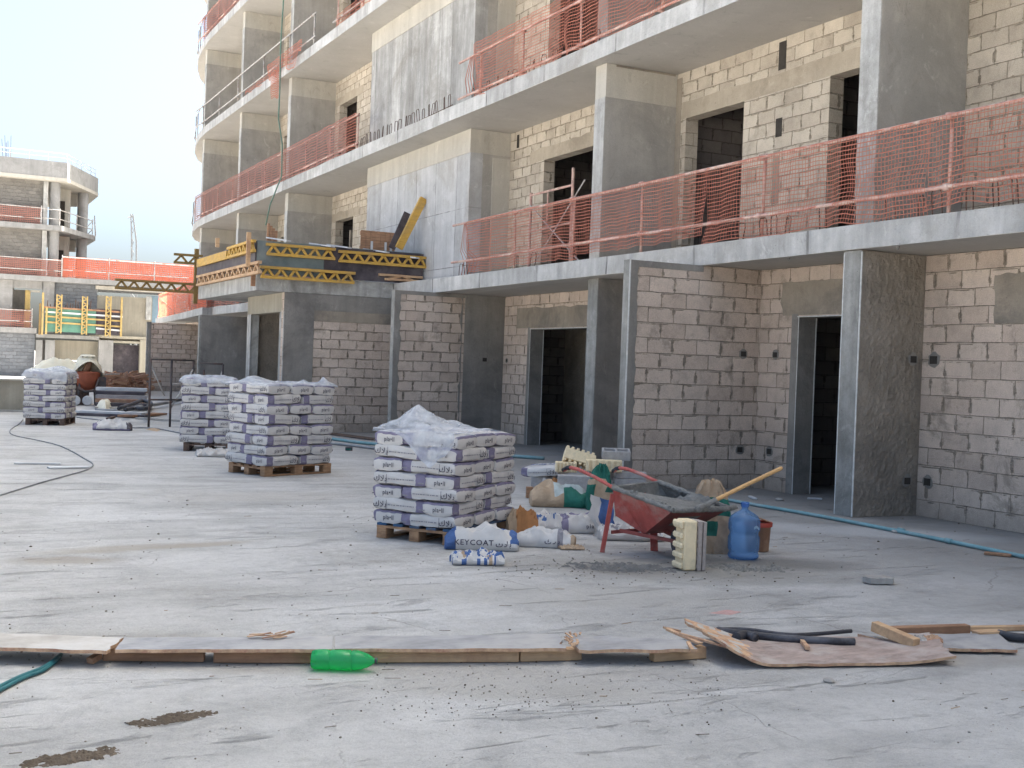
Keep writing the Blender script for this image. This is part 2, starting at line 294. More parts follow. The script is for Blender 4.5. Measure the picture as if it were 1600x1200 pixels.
# ------------------------------------------------------------------ mesh helpers
class MB:
    def __init__(s): s.v = []; s.f = []; s.mi = []; s.cur = 0
    def add(s, vs, fs, mi=None):
        o = len(s.v); s.v += [tuple(x) for x in vs]; s.f += [tuple(i + o for i in q) for q in fs]
        s.mi += [s.cur if mi is None else mi] * len(fs)
    def box(s, x0, y0, z0, x1, y1, z1, mi=None):
        s.add([(x0, y0, z0), (x1, y0, z0), (x1, y1, z0), (x0, y1, z0), (x0, y0, z1), (x1, y0, z1), (x1, y1, z1), (x0, y1, z1)],
              [(0, 3, 2, 1), (4, 5, 6, 7), (0, 1, 5, 4), (1, 2, 6, 5), (2, 3, 7, 6), (3, 0, 4, 7)], mi); return s
    def beam(s, a, b, wd, ht, up=(0, 0, 1), mi=None, caps=None):
        a = Vector(a); b = Vector(b); d = (b - a).normalized(); up = Vector(up)
        sd = d.cross(up)
        if sd.length < 1e-4: sd = d.cross(Vector((1, 0, 0)))
        sd.normalize(); u = sd.cross(d)
        q = []
        for p in (a, b):
            q += [p - sd * wd / 2 - u * ht / 2, p + sd * wd / 2 - u * ht / 2, p + sd * wd / 2 + u * ht / 2, p - sd * wd / 2 + u * ht / 2]
        s.add(q, [(0, 1, 2, 3), (7, 6, 5, 4), (0, 4, 5, 1), (1, 5, 6, 2), (2, 6, 7, 3), (3, 7, 4, 0)], mi); return s
    def tube(s, pts, r, n=8, mi=None, closed=False):
        pts = [Vector(p) for p in pts]; rs = r if isinstance(r, (list, tuple)) else [r] * len(pts)
        vs = []; prev = None
        for i, p in enumerate(pts):
            d = (pts[min(i + 1, len(pts) - 1)] - pts[max(i - 1, 0)]).normalized()
            if prev is None: sd = d.cross(Vector((0, 0, 1)) if abs(d.z) < .9 else Vector((1, 0, 0))).normalized()
            else: sd = (prev - d * prev.dot(d)).normalized()
            prev = sd; u = d.cross(sd)
            for k in range(n):
                t = 2 * math.pi * k / n; vs.append(p + (sd * math.cos(t) + u * math.sin(t)) * rs[i])
        fs = []
        for i in range(len(pts) - 1):
            for k in range(n):
                a = i * n + k; b = i * n + (k + 1) % n; fs.append((a, a + n, b + n, b))
        fs += [tuple(range(n)), tuple(reversed(range((len(pts) - 1) * n, len(pts) * n)))]
        s.add(vs, fs, mi); return s
    def lathe(s, prof, n=24, c=(0, 0, 0), mi=None, wob=None):
        c = Vector(c); vs = []; fs = []
        for i, (r, z) in enumerate(prof):
            for k in range(n):
                t = 2 * math.pi * k / n; rr = r if not wob else wob(r, z, t); vs.append(c + Vector((rr * math.cos(t), rr * math.sin(t), z)))
        for i in range(len(prof) - 1):
            for k in range(n):
                a = i * n + k; b = i * n + (k + 1) % n; fs.append((a, b, b + n, a + n))
        fs += [tuple(reversed(range(n))), tuple(range((len(prof) - 1) * n, len(prof) * n))]
        s.add(vs, fs, mi); return s
    def prism(s, poly, z0, z1, mi=None):
        n = len(poly); ar = sum(poly[i][0] * poly[(i + 1) % n][1] - poly[(i + 1) % n][0] * poly[i][1] for i in range(n))
        if ar < 0: poly = list(reversed(poly))
        vs = [(p[0], p[1], z0) for p in poly] + [(p[0], p[1], z1) for p in poly]
        s.add(vs, [tuple(reversed(range(n))), tuple(range(n, 2 * n))] + [(i, (i + 1) % n, (i + 1) % n + n, i + n) for i in range(n)], mi); return s
    def grid(s, fn, nu, nv, mi=None, thick=0):
        vs = [fn(i / nu, j / nv) for i in range(nu + 1) for j in range(nv + 1)]
        fs = [(i * (nv + 1) + j, (i + 1) * (nv + 1) + j, (i + 1) * (nv + 1) + j + 1, i * (nv + 1) + j + 1) for i in range(nu) for j in range(nv)]
        if not thick: s.add(vs, fs, mi); return s
        n = len(vs); vs2 = [Vector(p) - Vector((0, 0, thick)) for p in vs]
        bd = [i * (nv + 1) for i in range(nu + 1)] + [nu * (nv + 1) + j for j in range(1, nv + 1)] + [i * (nv + 1) + nv for i in range(nu - 1, -1, -1)] + [j for j in range(nv - 1, 0, -1)]
        s.add(list(vs) + vs2, fs + [tuple(n + k for k in reversed(f)) for f in fs] + [(bd[k], bd[k] + n, bd[(k + 1) % len(bd)] + n, bd[(k + 1) % len(bd)]) for k in range(len(bd))], mi)
        return s
    def merge(s, me, mat=None, mi=0):
        s.add([(mat @ v.co if mat else v.co) for v in me.vertices], [tuple(p.vertices) for p in me.polygons], mi); return s
    def xf(s, mat, start=0):
        s.v[start:] = [tuple(mat @ Vector(p)) for p in s.v[start:]]; return s
    def mesh(s, name, mats):
        me = bpy.data.meshes.new(name); me.from_pydata(s.v, [], s.f)
        for m in (mats if isinstance(mats, (list, tuple)) else [mats]): me.materials.append(M[m] if isinstance(m, str) else m)
        me.polygons.foreach_set('material_index', s.mi); me.update(); return me
    def build(s, name, mats, parent=None, smooth=False, loc=None, rotz=0, bevel=0, rot=None):
        me = s.mesh(name, mats)
        if smooth is True: me.polygons.foreach_set('use_smooth', [True] * len(me.polygons))
        o = bpy.data.objects.new(name, me); COL.objects.link(o)
        if smooth and smooth is not True: me.polygons.foreach_set('use_smooth', [True] * len(me.polygons)); me.set_sharp_from_angle(angle=R(smooth))
        if loc is not None: o.location = loc
        o.rotation_euler = rot or (0, 0, rotz)
        if parent: o.parent = parent
        if bevel:
            b = o.modifiers.new('bevel', 'BEVEL'); b.width = bevel; b.segments = 1; b.limit_method = 'ANGLE'
        return o
def tag(o, label, cat, group=None, kind=None):
    if label: o['label'] = label
    if cat: o['category'] = cat
    if group: o['group'] = group
    if kind: o['kind'] = kind
    return o
def empty(name, label, cat, loc=(0, 0, 0), rotz=0, group=None):
    o = bpy.data.objects.new(name, None); COL.objects.link(o); o.location = loc; o.rotation_euler = (0, 0, rotz); o.empty_display_size = .1
    return tag(o, label, cat, group)
def copy_of(o, parent=None, loc=None, rot=None, sc=None):
    c = o.copy(); COL.objects.link(c)
    if parent is not None: c.parent = parent
    if loc is not None: c.location = loc
    if rot is not None: c.rotation_euler = rot
    if sc is not None: c.scale = sc
    return c
def nz(x, y=0, z=0): return mnoise.noise(Vector((x, y, z)))
def text_mesh(txt, size, bold=0.0, align='CENTER'):
    cu = bpy.data.curves.new('lettering', 'FONT'); cu.body = txt; cu.size = size; cu.align_x = align; cu.align_y = 'CENTER'; cu.resolution_u = 2; cu.offset = bold; cu.space_character = 1.12
    o = bpy.data.objects.new('lettering', cu); COL.objects.link(o)
    bpy.context.view_layer.update()
    me = bpy.data.meshes.new_from_object(o.evaluated_get(bpy.context.evaluated_depsgraph_get()))
    bpy.data.objects.remove(o); return me
# ------------------------------------------------------------------ ground
g = MB()
def gfn(a, b):
    x = -70 + 160 * a; y = -30 + 210 * b
    return (x, y, -.004)
g.grid(gfn, 8, 8)
# outer apron to the horizon
g.add([(-1500, -300, -.06), (1500, -300, -.06), (1500, 2500, -.06), (-1500, 2500, -.06)], [(0, 1, 2, 3)])
tag(g.build('ground', 'ground'), 'pale dusty concrete screed of the site yard', 'ground', None, 'structure')

# ------------------------------------------------------------------ the long building on the right
bld = empty('apartment_building', 'long unfinished concrete apartment block of bare blockwork bays with curved balcony slabs', 'building')
ZB = [3.14, 6.68, 10.20, 13.73, 17.26, 20.8]; TH = .29
FX = 9.85                                            # slab edge
curve = [(9.85, 46.8), (9.93, 48.4), (10.12, 50.1), (10.45, 51.9), (10.95, 53.7), (11.7, 55.4), (12.8, 56.9), (14.4, 58.2), (17, 59), (22, 59.2)]
def slab_edge(y):
    return FX
for k, zb in enumerate(ZB):
    m = MB(); poly = [(FX, -8)]
    y = -8
    poly += curve + [(22, -8)]
    n = len(poly)
    # fascia cut in lengths so that its arrises wander a little
    pts = []
    for i in range(n):
        a, b = poly[i], poly[(i + 1) % n]; L = math.dist(a, b); q = max(1, int(L / 1.1)) if a[0] < 15 and b[0] < 15 else 1
        for j in range(q): pts.append((a[0] + (b[0] - a[0]) * j / q, a[1] + (b[1] - a[1]) * j / q))
    lo = []; hi = []
    for i, (px, py) in enumerate(pts):
        fr = px < 15
        lo.append((px + (nz(py * 1.7, k * 9, 1) * .018 if fr else 0), py, zb + (nz(py * 1.3, k * 7) * .014 if fr else 0)))
        hi.append((px + (nz(py * 1.9, k * 5, 3) * .016 if fr else 0), py, zb + TH + (nz(py * 2.1, k * 4, 2) * .022 if fr else 0)))
    n = len(pts)
    m.add(lo + hi, [tuple(range(n)), tuple(reversed(range(n, 2 * n)))], 1)
    m.add(lo + hi, [(i, i + n, (i + 1) % n + n, (i + 1) % n) for i in range(n)], 0)
    m.build('floor_slab', ['fascia', 'soffit'], bld)

def wall(x0, x1, y0, y1, z0, z1, ops=(), mat='block', name='block_wall'):
    m = MB(); y = y0
    for (a, b, zl, zh) in sorted(ops):
        if a > y: m.box(x0, y, z0, x1, a, z1)
        if zl > z0: m.box(x0, a, z0, x1, b, zl)
        m.box(x0, a, zh, x1, b, z1)
        y = b
    if y1 > y: m.box(x0, y, z0, x1, y1, z1)
    return m.build(name, mat, bld)
def plate(x, y0, y1, z0, z1, mat, name='lintel', t=.05, proud=.003):
    if y1 - y0 < .4: return MB().box(x - proud, y0, z0, x + t, y1, z1).build(name, mat, bld)
    ring = []; k = 14                                   # hand-thrown patch: ragged outline
    for i in range(k): ring.append((y0 + (y1 - y0) * i / k, z0))
    for i in range(5): ring.append((y1 + .05 * nz(i * .9, y1, z1), z0 + (z1 - z0) * i / 5))
    for i in range(k): q = y1 - (y1 - y0) * i / k; ring.append((q, z1 + .05 * nz(q * 2.2, z1) + .03 * nz(q * 6, z1)))
    for i in range(5): ring.append((y0 + .06 * nz(i * .9, y0, z1), z1 - (z1 - z0) * i / 5))
    m = MB(); n = len(ring); m.add([(x - proud, a, b) for a, b in ring], [tuple(reversed(range(n)))])
    return m.build(name, mat, bld)
def ragged(m, y, xs, w0, z0, z1, mi, amp=.035):
    """plaster band left on a wall facing -y, its free edge ragged"""
    n = 34; pts = [(xs, z0), ] + [(xs + w0 + amp * nz(i * .7, xs, y) + amp * .6 * nz(i * 1.9, y), z0 + (z1 - z0) * i / n) for i in range(n + 1)] + [(xs, z1)]
    m.add([(a, y, b) for a, b in pts], [tuple(range(len(pts)))], mi)
def fin(y, x0, x1, z0, z1, w=.3, body='fin', top='fin_top', band=.55, front='edge', name='partition_wall'):
    m = MB()
    zt = z1 - band if band else z1
    m.box(x0, y, z0, x1, y + w, zt, 0)
    if band: m.box(x0 - .004, y - .006, zt, x1, y + w + .004, z1, 1)
    m.box(x0 - .012, y + .004, z0, x0 + .02, y + w - .004, zt - .002 if band else z1 - .002, 2)
    return m.build(name, [body, top, front], bld)

GRID = [4.5, 10.85, 17.18, 23.55, 29.75, 36.0, 42.2, 48.3]
# upper storeys
for k in range(1, 5):
    z0 = ZB[k - 1] + TH; z1 = ZB[k]
    if k in (1, 2, 3): z1 -= .004
    head = z0 + 2.46
    for i, y in enumerate(GRID):
        if 23 < y < 24 or 29 < y < 30: continue
        fin(y, 10.1, 11.5, z0, z1, .3 if y > 20 else .33, band=.55 if y > 15 else (.0 if k == 1 else .5))
    W = dict(mat='block_warm')
    wall(11.5, 11.75, -6, 4.5, z0, z1, **W)
    wall(11.5, 11.75, 4.8, 10.85, z0, z1, [(5.2, 7.3, z0, head)], **W)
    wall(11.5, 11.75, 11.18, 17.18, z0, z1, [(11.7, 13.33, z0, head), (15.3, 16.88, z0, head)], **W)
    wall(11.5, 11.75, 17.51, 23.55, z0, z1, [(19.45, 21.95, z0, head)], **W)
    wall(11.5, 11.75, 30.05, 36.0, z0, z1, [(33.95, 35.6, z0, head)], **W)
    wall(11.5, 11.75, 36.3, 42.2, z0, z1, [(39.9, 41.75, z0, head)], **W)
    wall(11.5, 11.75, 42.5, 48.3, z0, z1, [(46.0, 47.9, z0, head)], **W)
    wall(11.5, 11.75, 48.6, 53.5, z0, z1, **W)
    for (a, b) in [(11.19, 17.02), (18.9, 22.6), (33.4, 35.98), (39.4, 42.18), (45.4, 48.28), (5.0, 7.9)]:
        plate(11.5, a, b, head + .002, head + .25 + .03 * math.sin(a * 3), 'tan')
    # shear wall closing the stair bay, with its beam
    m = MB(); zb = z1 - .5
    m.box(10.55, 23.55, z0, 10.85, 30.05, zb, 0); m.box(10.85, 23.552, z0, 11.5, 23.85, zb, 1); m.box(10.85, 29.75, z0, 11.5, 30.05, z1, 1)
    m.box(10.535, 23.535, zb, 10.85, 30.06, z1, 2); m.box(10.85, 23.54, zb, 11.5, 23.86, z1, 2)
    m.box(11.08, 23.535, z0, 11.5, 23.56, zb - .06, 3)
    m.build('shear_wall', ['shear_panel' if k == 1 else 'shear', 'fin', 'fin_top', 'fin_top'], bld)
    # rooms behind the openings
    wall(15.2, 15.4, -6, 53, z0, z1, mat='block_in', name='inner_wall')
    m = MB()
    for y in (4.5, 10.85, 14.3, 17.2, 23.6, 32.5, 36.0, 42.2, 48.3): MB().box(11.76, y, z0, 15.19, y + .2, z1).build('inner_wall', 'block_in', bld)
# mortar column and dark plugs in the blockwork of the first floor
z0 = ZB[0] + TH
plate(11.5, 17.03, 17.175, z0, 6.6, 'tan_low', 'mortar_joint', proud=.006)
for (y, a, b, ww) in [(14.42, 6.2, 6.62, .10), (14.44, 5.2, 5.48, .085), (14.47, 4.2, 5.0, .09), (23.2, 6.32, 6.6, .06), (34.2, 5.0, 5.5, .05)]:
    plate(11.5, y - ww, y + ww * .7, a, b, 'dark' if b - a < .5 else 'tan_low', 'mortar_joint', proud=.005)

# ground floor
H0 = 3.132
def gwall(x, y0, y1, ops=(), mat='block', x1=None): return wall(x, x1 or x + .22, y0, y1, 0, H0, ops, mat)
gwall(10.9, -6, 8.66); gwall(10.9, 9.16, 10.79)
m = MB(); m.box(10.893, 8.6, 0, 11.12, 9.17, H0, 0); m.build('plaster_jamb', 'grey', bld)
gwall(10.9, 11.1, 13.93, [(11.35, 13.1, 0, 2.46)])
gwall(11.2, 14.08, 17.18)
gwall(11.5, 17.5, 23.55, [(19.1, 22.3, 0, 2.43)])
wall(11.5, 11.72, 23.72, 58, 0, H0, [(38, 39.5, 0, 2.4)], 'block')
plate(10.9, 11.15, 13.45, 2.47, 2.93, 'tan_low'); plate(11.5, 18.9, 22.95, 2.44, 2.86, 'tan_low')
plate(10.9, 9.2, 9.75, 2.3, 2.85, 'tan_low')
# door reveals: plaster jambs and a metal bead on the arris
def jamb(x, ya, yb, zt, wide=.12):
    m = MB(); m.box(x - .008, ya - .0, 0, x + .3, ya + .03, zt, 0); m.box(x - .007, yb - .03, 0, x + .3, yb + wide * 0, zt, 0)
    m.box(x - .008, yb, 0, x + .05, yb + wide, zt + .03, 0); m.box(x - .012, yb - .036, 0, x - .008, yb - .022, zt, 1); m.box(x + .29, yb - .038, 0, x + .305, yb - .03, zt, 1)
    m.box(x - .008, ya, zt - .02, x + .3, yb, zt, 0); m.box(x - .012, ya, zt - .016, x - .008, yb, zt - .004, 1)
    m.build('door_reveal', ['grey', 'bead'], bld)
jamb(10.9, 11.35, 13.1, 2.46); jamb(11.5, 19.1, 22.3, 2.43, .1)
# rooms of the ground floor
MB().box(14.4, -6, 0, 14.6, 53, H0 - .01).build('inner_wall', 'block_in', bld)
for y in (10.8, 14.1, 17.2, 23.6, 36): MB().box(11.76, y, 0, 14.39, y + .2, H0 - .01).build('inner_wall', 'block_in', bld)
MB().box(13.0, 20.6, 0, 13.15, 23.5, H0 - .01).build('inner_wall', 'rough', bld)
# partition walls between the terraces
m = MB(); y, x0, x1 = 10.79, 9.9, 10.895
m.box(x0, y, 0, x1, y + .3, H0, 0); m.box(x0 - .012, y + .006, 0, x0 - .001, y + .294, H0, 1)
m.box(x0 - .016, y - .003, 0, x0 - .001, y + .009, H0 - .02, 2); m.box(x0 - .016, y + .291, 0, x0 - .001, y + .303, H0 - .02, 2)
def thrown(m, y, x0, x1, z0, z1, mi, amp=.012, sd=0):
    nx, nzz = 46, 120
    m.grid(lambda a, b: (x0 + (x1 - x0) * a, y - .002 - (amp * (.4 * abs(nz(a * 6, b * 16, sd)) + .8 * max(0, nz(a * 15, b * 34, sd + 3)) + .5 * max(0, nz(a * 34, b * 70, sd + 6)))) * min(1, a * 8, (1 - a) * 8), z0 + (z1 - z0) * b), nx, nzz, mi)
thrown(m, y, x0 + .03, x1, 0, H0 - .01, 0, .03)
m.build('partition_wall', ['rough', 'edge_low', 'bead'], bld)
m = MB(); y, x0, x1 = 13.93, 8.68, 10.895
m.box(x0, y, 0, x1, y + .15, H0, 0); m.box(x0 - .012, y - .006, 0, x0 + .001, y + .156, H0 + .004, 1)
ragged(m, y - .006, x0, .12, 0, H0 - .001, 2); m.box(x0 + .11, y - .0065, H0 - .09, x0 + 1.2, y + .004, H0 - .001, 2)
m.box(x0 - .016, y - .01, 0, x0 + .002, y - .001, H0, 3)
m.build('partition_wall', ['block', 'edge_low', 'grey', 'bead'], bld)
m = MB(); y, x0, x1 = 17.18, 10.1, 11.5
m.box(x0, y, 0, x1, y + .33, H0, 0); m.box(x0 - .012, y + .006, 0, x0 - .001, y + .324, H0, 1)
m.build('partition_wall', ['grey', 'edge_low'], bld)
m = MB(); y, x0, x1 = 23.55, 8.95, 11.5
m.box(x0, y, 0, 10.55, y + .17, H0, 0); m.box(10.55, y - .012, 0, x1, y + .17, H0, 2); m.box(x0 - .012, y - .006, 0, x0 + .002, y + .176, H0 + .004, 1)
ragged(m, y - .006, x0, .13, 0, H0 - .001, 2); m.box(x0 + .1, y - .0065, H0 - .08, 10.55, y + .004, H0 - .001, 2); ragged(m, y - .0055, 10.5, -.03, 0, H0 - .08, 2, .05)
m.build('partition_wall', ['block', 'edge_low', 'grey'], bld)
m = MB(); y, x0, x1 = 42.2, 8.86, 11.5
m.box(x0, y, 0, x1, y + .2, H0 - .1, 0); m.box(x0 - .01, y - .004, 0, x0 + .06, y + .204, H0 - .1, 1)
m.build('partition_wall', ['grey', 'edge_low'], bld)
m = MB(); y, x0, x1 = 54.4, 9.25, 11.5
m.box(x0, y, 0, x1, y + .2, 3.0, 0); m.box(x0 - .02, y - .01, 0, x0 + .08, y + .2, 3.02, 1); m.box(x0 - .1, y + .05, 0, x0 - .02, y + .2, 3.02, 2)
m.build('partition_wall', ['block', 'grey', 'edge_low'], bld)
# sockets on the plaster, recess shade painted as a flat dark quad
def socket(axis, p, r=.075, soft=True):
    m = MB(); n = 14
    ring = []
    for k in range(n):
        t = 2 * math.pi * k / n; rr = r * (1.0 + .3 * nz(k * .9, p[1], p[2])); ring.append((rr * math.cos(t), rr * math.sin(t)))
    def P(a, b, d): return (p[0] - d, p[1] + a, p[2] + b) if axis == 'x' else (p[0] + a, p[1] - d, p[2] + b)
    m.add([P(a, b, .006) for a, b in ring], [tuple(range(n)) if axis != 'x' else tuple(reversed(range(n)))], 0)
    h = r * .66; z = r * .5
    m.add([P(-h, -z, .009), P(h, -z, .009), P(h, z, .009), P(-h, z, .009)], [(0, 1, 2, 3)], 1)
    h *= 1.12; z *= 1.2
    for (a0, b0, a1, b1) in [(-h, z * .84, h, z), (-h, -z, h, -z * .84), (-h, -z * .83, -h * .86, z * .83), (h * .86, -z * .83, h, z * .83)]:
        m.add([P(a0, b0, .014), P(a1, b0, .014), P(a1, b1, .014), P(a0, b1, .014)], [(0, 1, 2, 3)], 0)
    m.build('socket_recess', ['grey', 'dark'], bld)
socket('y', (10.62, 13.93, 1.92)); socket('x', (10.9, 13.55, 1.92)); socket('y', (10.62, 13.93, .55)); socket('x', (10.9, 13.6, .55))
socket('y', (10.72, 10.762, 1.88), .08); socket('x', (10.9, 10.6, 1.88), .095); socket('y', (10.7, 10.762, .42), .08); socket('x', (10.9, 10.62, .42), .085)
socket('y', (11.05, 23.54, 1.75), .08); socket('x', (11.5, 23.35, 1.75), .06)

# plastered annex with the formed upstand on its roof slab
MB().box(6.65, 26.0, 3.09, FX - .02, 32.0, 3.44).build('annex_roof_slab', 'edge', bld)
m = MB(); m.box(7.3, 26.03, 0, 11.5, 26.25, 3.085, 0); m.build('annex_wall', ['block'], bld)
m = MB(); m.box(7.29, 26.012, 0, 7.98, 26.03, 2.72, 0); m.box(7.29, 26.012, 2.72, 11.5, 26.03, 3.085, 0); m.box(7.98, 26.018, 2.48, 11.5, 26.031, 2.718, 1); m.build('plaster_panel', ['grey', 'tan_low'], bld)
m = MB(); m.box(7.3, 26.25, 2.66, 7.5, 29.3, 3.085, 0); m.box(7.3, 26.25, 0, 7.5, 26.33, 2.655, 1); m.box(7.3, 28.95, 0, 7.5, 29.3, 2.655, 1); m.build('annex_wall', ['beige_far', 'edge'], bld)
[MB().box(7.285, yy, 0, 7.3, yy + .045, 2.66).build('door_frame', 'edge', bld) for yy in (26.3, 26.0, 28.9)]
m = MB(); m.box(8.5, 26.25, 0, 8.65, 29.3, 3.08, 0); m.box(7.5, 29.1, 0, 9.8, 29.3, 3.08, 0); m.build('inner_wall', 'rough', bld)
# added tall wing, out of view behind the curved end, shades the far building
for k in range(12): MB().box(21, 78.3, k * 3.53 + 3.2, 36, 100, k * 3.53 + 3.5).build('shade_wing_slab', 'concrete_far', bld)
for k in range(12): MB().box(21.4, 78.6, k * 3.53 - (.03 if k else 0), 35.6, 99.6, k * 3.53 + 3.199).build('shade_wing_wall', 'block_far', bld)
# rebar loops left standing along the slab edges
lp = MB(); lp.tube([(0, -.055, -.03), (0, -.06, .28), (0, -.045, .33), (0, .045, .33), (0, .06, .28), (0, .055, -.03)], .0075, 5)
loop0 = lp.build('rebar_loop', 'rebar', bld, loc=(9.97, 23.9, ZB[1] + TH)); first = True
for i in range(22):
    y = 23.45 + i * .285 + rnd.uniform(-.04, .04)
    if first: loop0.location.y = y; first = False; continue
    copy_of(loop0, bld, (9.97 + rnd.uniform(-.02, .02), y, ZB[1] + TH - rnd.uniform(0, .06)), (rnd.uniform(-.12, .12), rnd.uniform(-.1, .1), rnd.uniform(-.3, .3)))
for y in [8.7, 8.95, 9.3, 9.75, 10.0, 10.45, 11.1, 11.6, 12.3, 12.55, 12.75, 13.3, 17.9, 18.5, 19.4, 20.0, 22.3, 22.6]:
    copy_of(loop0, bld, (9.99, y, ZB[0] + TH - rnd.uniform(.02, .08)), (rnd.uniform(-.15, .15), rnd.uniform(-.1, .1), rnd.uniform(-.4, .4)))
for i in range(14):
    copy_of(loop0, bld, (9.99, 17.3 + i * .38 + rnd.uniform(-.1, .1), ZB[1] + TH - rnd.uniform(.05, .12)), (rnd.uniform(-.15, .15), 0, rnd.uniform(-.4, .4)))
for i in range(16):
    copy_of(loop0, bld, (9.99, 30.2 + i * .55 + rnd.uniform(-.1, .1), ZB[1] + TH - rnd.uniform(.05, .12)), (rnd.uniform(-.15, .15), 0, rnd.uniform(-.4, .4)))
m = MB(); m.tube([(9.99, 23.3, ZB[1] + TH + .1), (9.99, 26.6, ZB[1] + TH + .05), (9.98, 29.6, ZB[1] + TH + .02)], .009, 5); m.build('rebar_rod', 'rebar', bld)
m = MB(); m.beam((10.28, 17.165, 6.655), (11.45, 17.165, 6.655), .012, .03); m.build('rusty_angle', 'tan_low', bld)
# small mortar drips under the slab edges
for (px, py, x) in [(1232, 409, 9.99), (1403, 384, 9.94)]:
    p = OX(px, py, x); m = MB(); m.lathe([(.002, .03), (.018, .022), (.022, 0), (.015, -.03), (.003, -.045)], 8); m.build('mortar_drip', 'fascia', bld, True, (x, p.y, ZB[0] + .0))

# ------------------------------------------------------------------ guard rails with orange netting
def netting(m, x, y0, y1, zt, zb, cell, rib, mi, seed=0, sag=.03, ragged=.05):
    nu = max(2, int((y1 - y0) / cell)); nv = max(2, int((zt - zb) / cell))
    def P(i, j):
        a = i / nu; b = j / nv; yy = y0 + (y1 - y0) * a
        low = zb + ragged * nz(yy * 1.1, seed) + ragged * .6 * nz(yy * 3.1, seed, 4)
        z = zt + (low - zt) * b - sag * nz(yy * .9, b * 2, seed + 3) * b
        return Vector((x + .09 * nz(yy * 1.6, z * 1.3, seed) * (.3 + b) + .03 * nz(yy * 5, z * .5, seed), yy + .10 * nz(yy * 1.1, z * 1.9, seed + 9) * b + .03 * nz(yy * 4, z * 3, seed + 2), z + .03 * nz(yy * 2.3, b * 1.5, seed + 6) * b))
    pts = [[P(i, j) for j in range(nv + 1)] for i in range(nu + 1)]
    for i in range(nu + 1):
        vs = []; w = rib * rnd.uniform(.8, 1.2)
        for j in range(nv + 1): p = pts[i][j]; vs += [p + Vector((0, -w / 2, 0)), p + Vector((0, w / 2, 0))]
        m.add(vs, [(2 * j, 2 * j + 1, 2 * j + 3, 2 * j + 2) for j in range(nv)], mi)
    for j in range(nv + 1):
        vs = []; w = rib * rnd.uniform(.9, 1.5)
        for i in range(nu + 1): p = pts[i][j] + Vector((-.001, 0, 0)); vs += [p + Vector((0, 0, -w / 2)), p + Vector((0, 0, w / 2))]
        m.add(vs, [(2 * i, 2 * i + 1, 2 * i + 3, 2 * i + 2) for i in range(nu)], mi)
def railing(label, x, y0, y1, zf, posts, mats, nets, top=1.07, mid=.3, name='guard_rail', group='guard rails along the balcony slabs', over=.25, pr=.024):
    root = empty(name, label, 'guard rail', (x, (y0 + y1) / 2, zf), 0, group); inv = Matrix.Translation(-root.location)
    def part(m, nm, mt, sm=True): m.xf(inv); return m.build(nm, mt, root, sm)
    for nm, h in (('top_rail', top), ('middle_rail', mid)):
        m = MB(); n = max(2, int((y1 - y0) / 2.2)); pts = []
        for i in range(n + 1):
            yy = y0 - over * 0 + (y1 - y0) * i / n; pts.append((x + .012 * nz(yy * .7, h), yy, zf + h + .02 * nz(yy * .6, h * 5, zf)))
        m.tube(pts, pr, 8); part(m, nm, mats[0])
    for py in posts:
        m = MB(); m.tube([(x + .05, py, zf - .01), (x + .05 + rnd.uniform(-.02, .02), py + rnd.uniform(-.03, .03), zf + top + .05)], pr * .92, 8); m.box(x + .01, py - .05, zf, x + .11, py + .05, zf + .012)
        m.box(x - .02, py - .035, zf + mid - .035, x + .07, py + .035, zf + mid + .035); m.box(x - .02, py - .035, zf + top - .035, x + .07, py + .035, zf + top + .035)
        part(m, 'post', mats[1])
    for (a, b, zt, zb, cell, rib, mt, sd) in nets:
        m = MB(); netting(m, x - .035, a, b, zf + zt, zf + zb, cell, rib, 0, sd); part(m, 'net', mt, False)
    return root
zf1, zf2, zf3, zf4 = (ZB[k] + TH for k in range(4))
posts = [OX(px, py, 9.95).y for px, py in [(803, 333), (893, 312), (1001, 288), (1190, 243), (1483, 182)]]
r = railing('pink guard rail with wavy orange net on the first floor slab above the terraces', 9.95, 4.5, 22.95, zf1, posts + [6.9],
        ('pipe_red', 'pipe_red'), [(5, 9.85, 1.07, .08, .05, 0.0082, 'net', 1), (9.85, 14.0, 1.07, .02, .05, 0.0090, 'net', 2), (14.0, 17.7, 1.07, .12, .05, 0.0090, 'net', 3), (17.7, 22.2, 1.07, .06, .052, 0.0099, 'net', 4)])
m = MB()
for i in range(5): m.tube([(9.93, 22.35 - .03 * i, zf1 + 1.05), (9.94, 22.5 - .1 * i, zf1 + .5), (9.95, 22.35 - .17 * i, zf1 + .3), (9.97, 22.5 - .15 * i, zf1)], .006, 5)
m.xf(Matrix.Translation(-r.location)); m.build('net', 'net', r)
r = railing('pink guard rail with orange net on the second floor slab right of the shear wall', 9.92, 4.5, 22.85, zf2, [6.5, 9, 11.5, OX(1030, 25, 9.92).y, OX(905, 40, 9.92).y, 20.0, 21.9],
        ('pipe_red', 'pipe_red'), [(5, 15.4, 1.07, .05, .06, 0.0112, 'net', 5), (15.4, 18.3, 1.07, .03, .055, 0.0103, 'net', 6), (18.3, 22.1, 1.07, 0.0, .055, 0.0112, 'net', 7)], .87, .11)
m = MB()
for i in range(4): m.tube([(9.9, 22.25 - .05 * i, zf2 + .86), (9.91, 22.5 - .12 * i, zf2 + .45), (9.92, 22.4 - .15 * i, zf2 + .1)], .008, 5)
m.xf(Matrix.Translation(-r.location)); m.build('net', 'net', r)
def pr_(a, b, st): return [a + i * st for i in range(int((b - a) / st) + 1)]
railing('faded red netted guard rail on the second floor slab left of the shear wall', 9.95, 29.2, 48.6, zf2, pr_(29.4, 47.5, 2.25), ('pipe_red', 'pipe_red'),
        [(30.1, 49, .98, .0, .075, .021, 'net_red', 8), (29.3, 30.1, .95, .05, .07, .012, 'net', 9)], .92, .18)
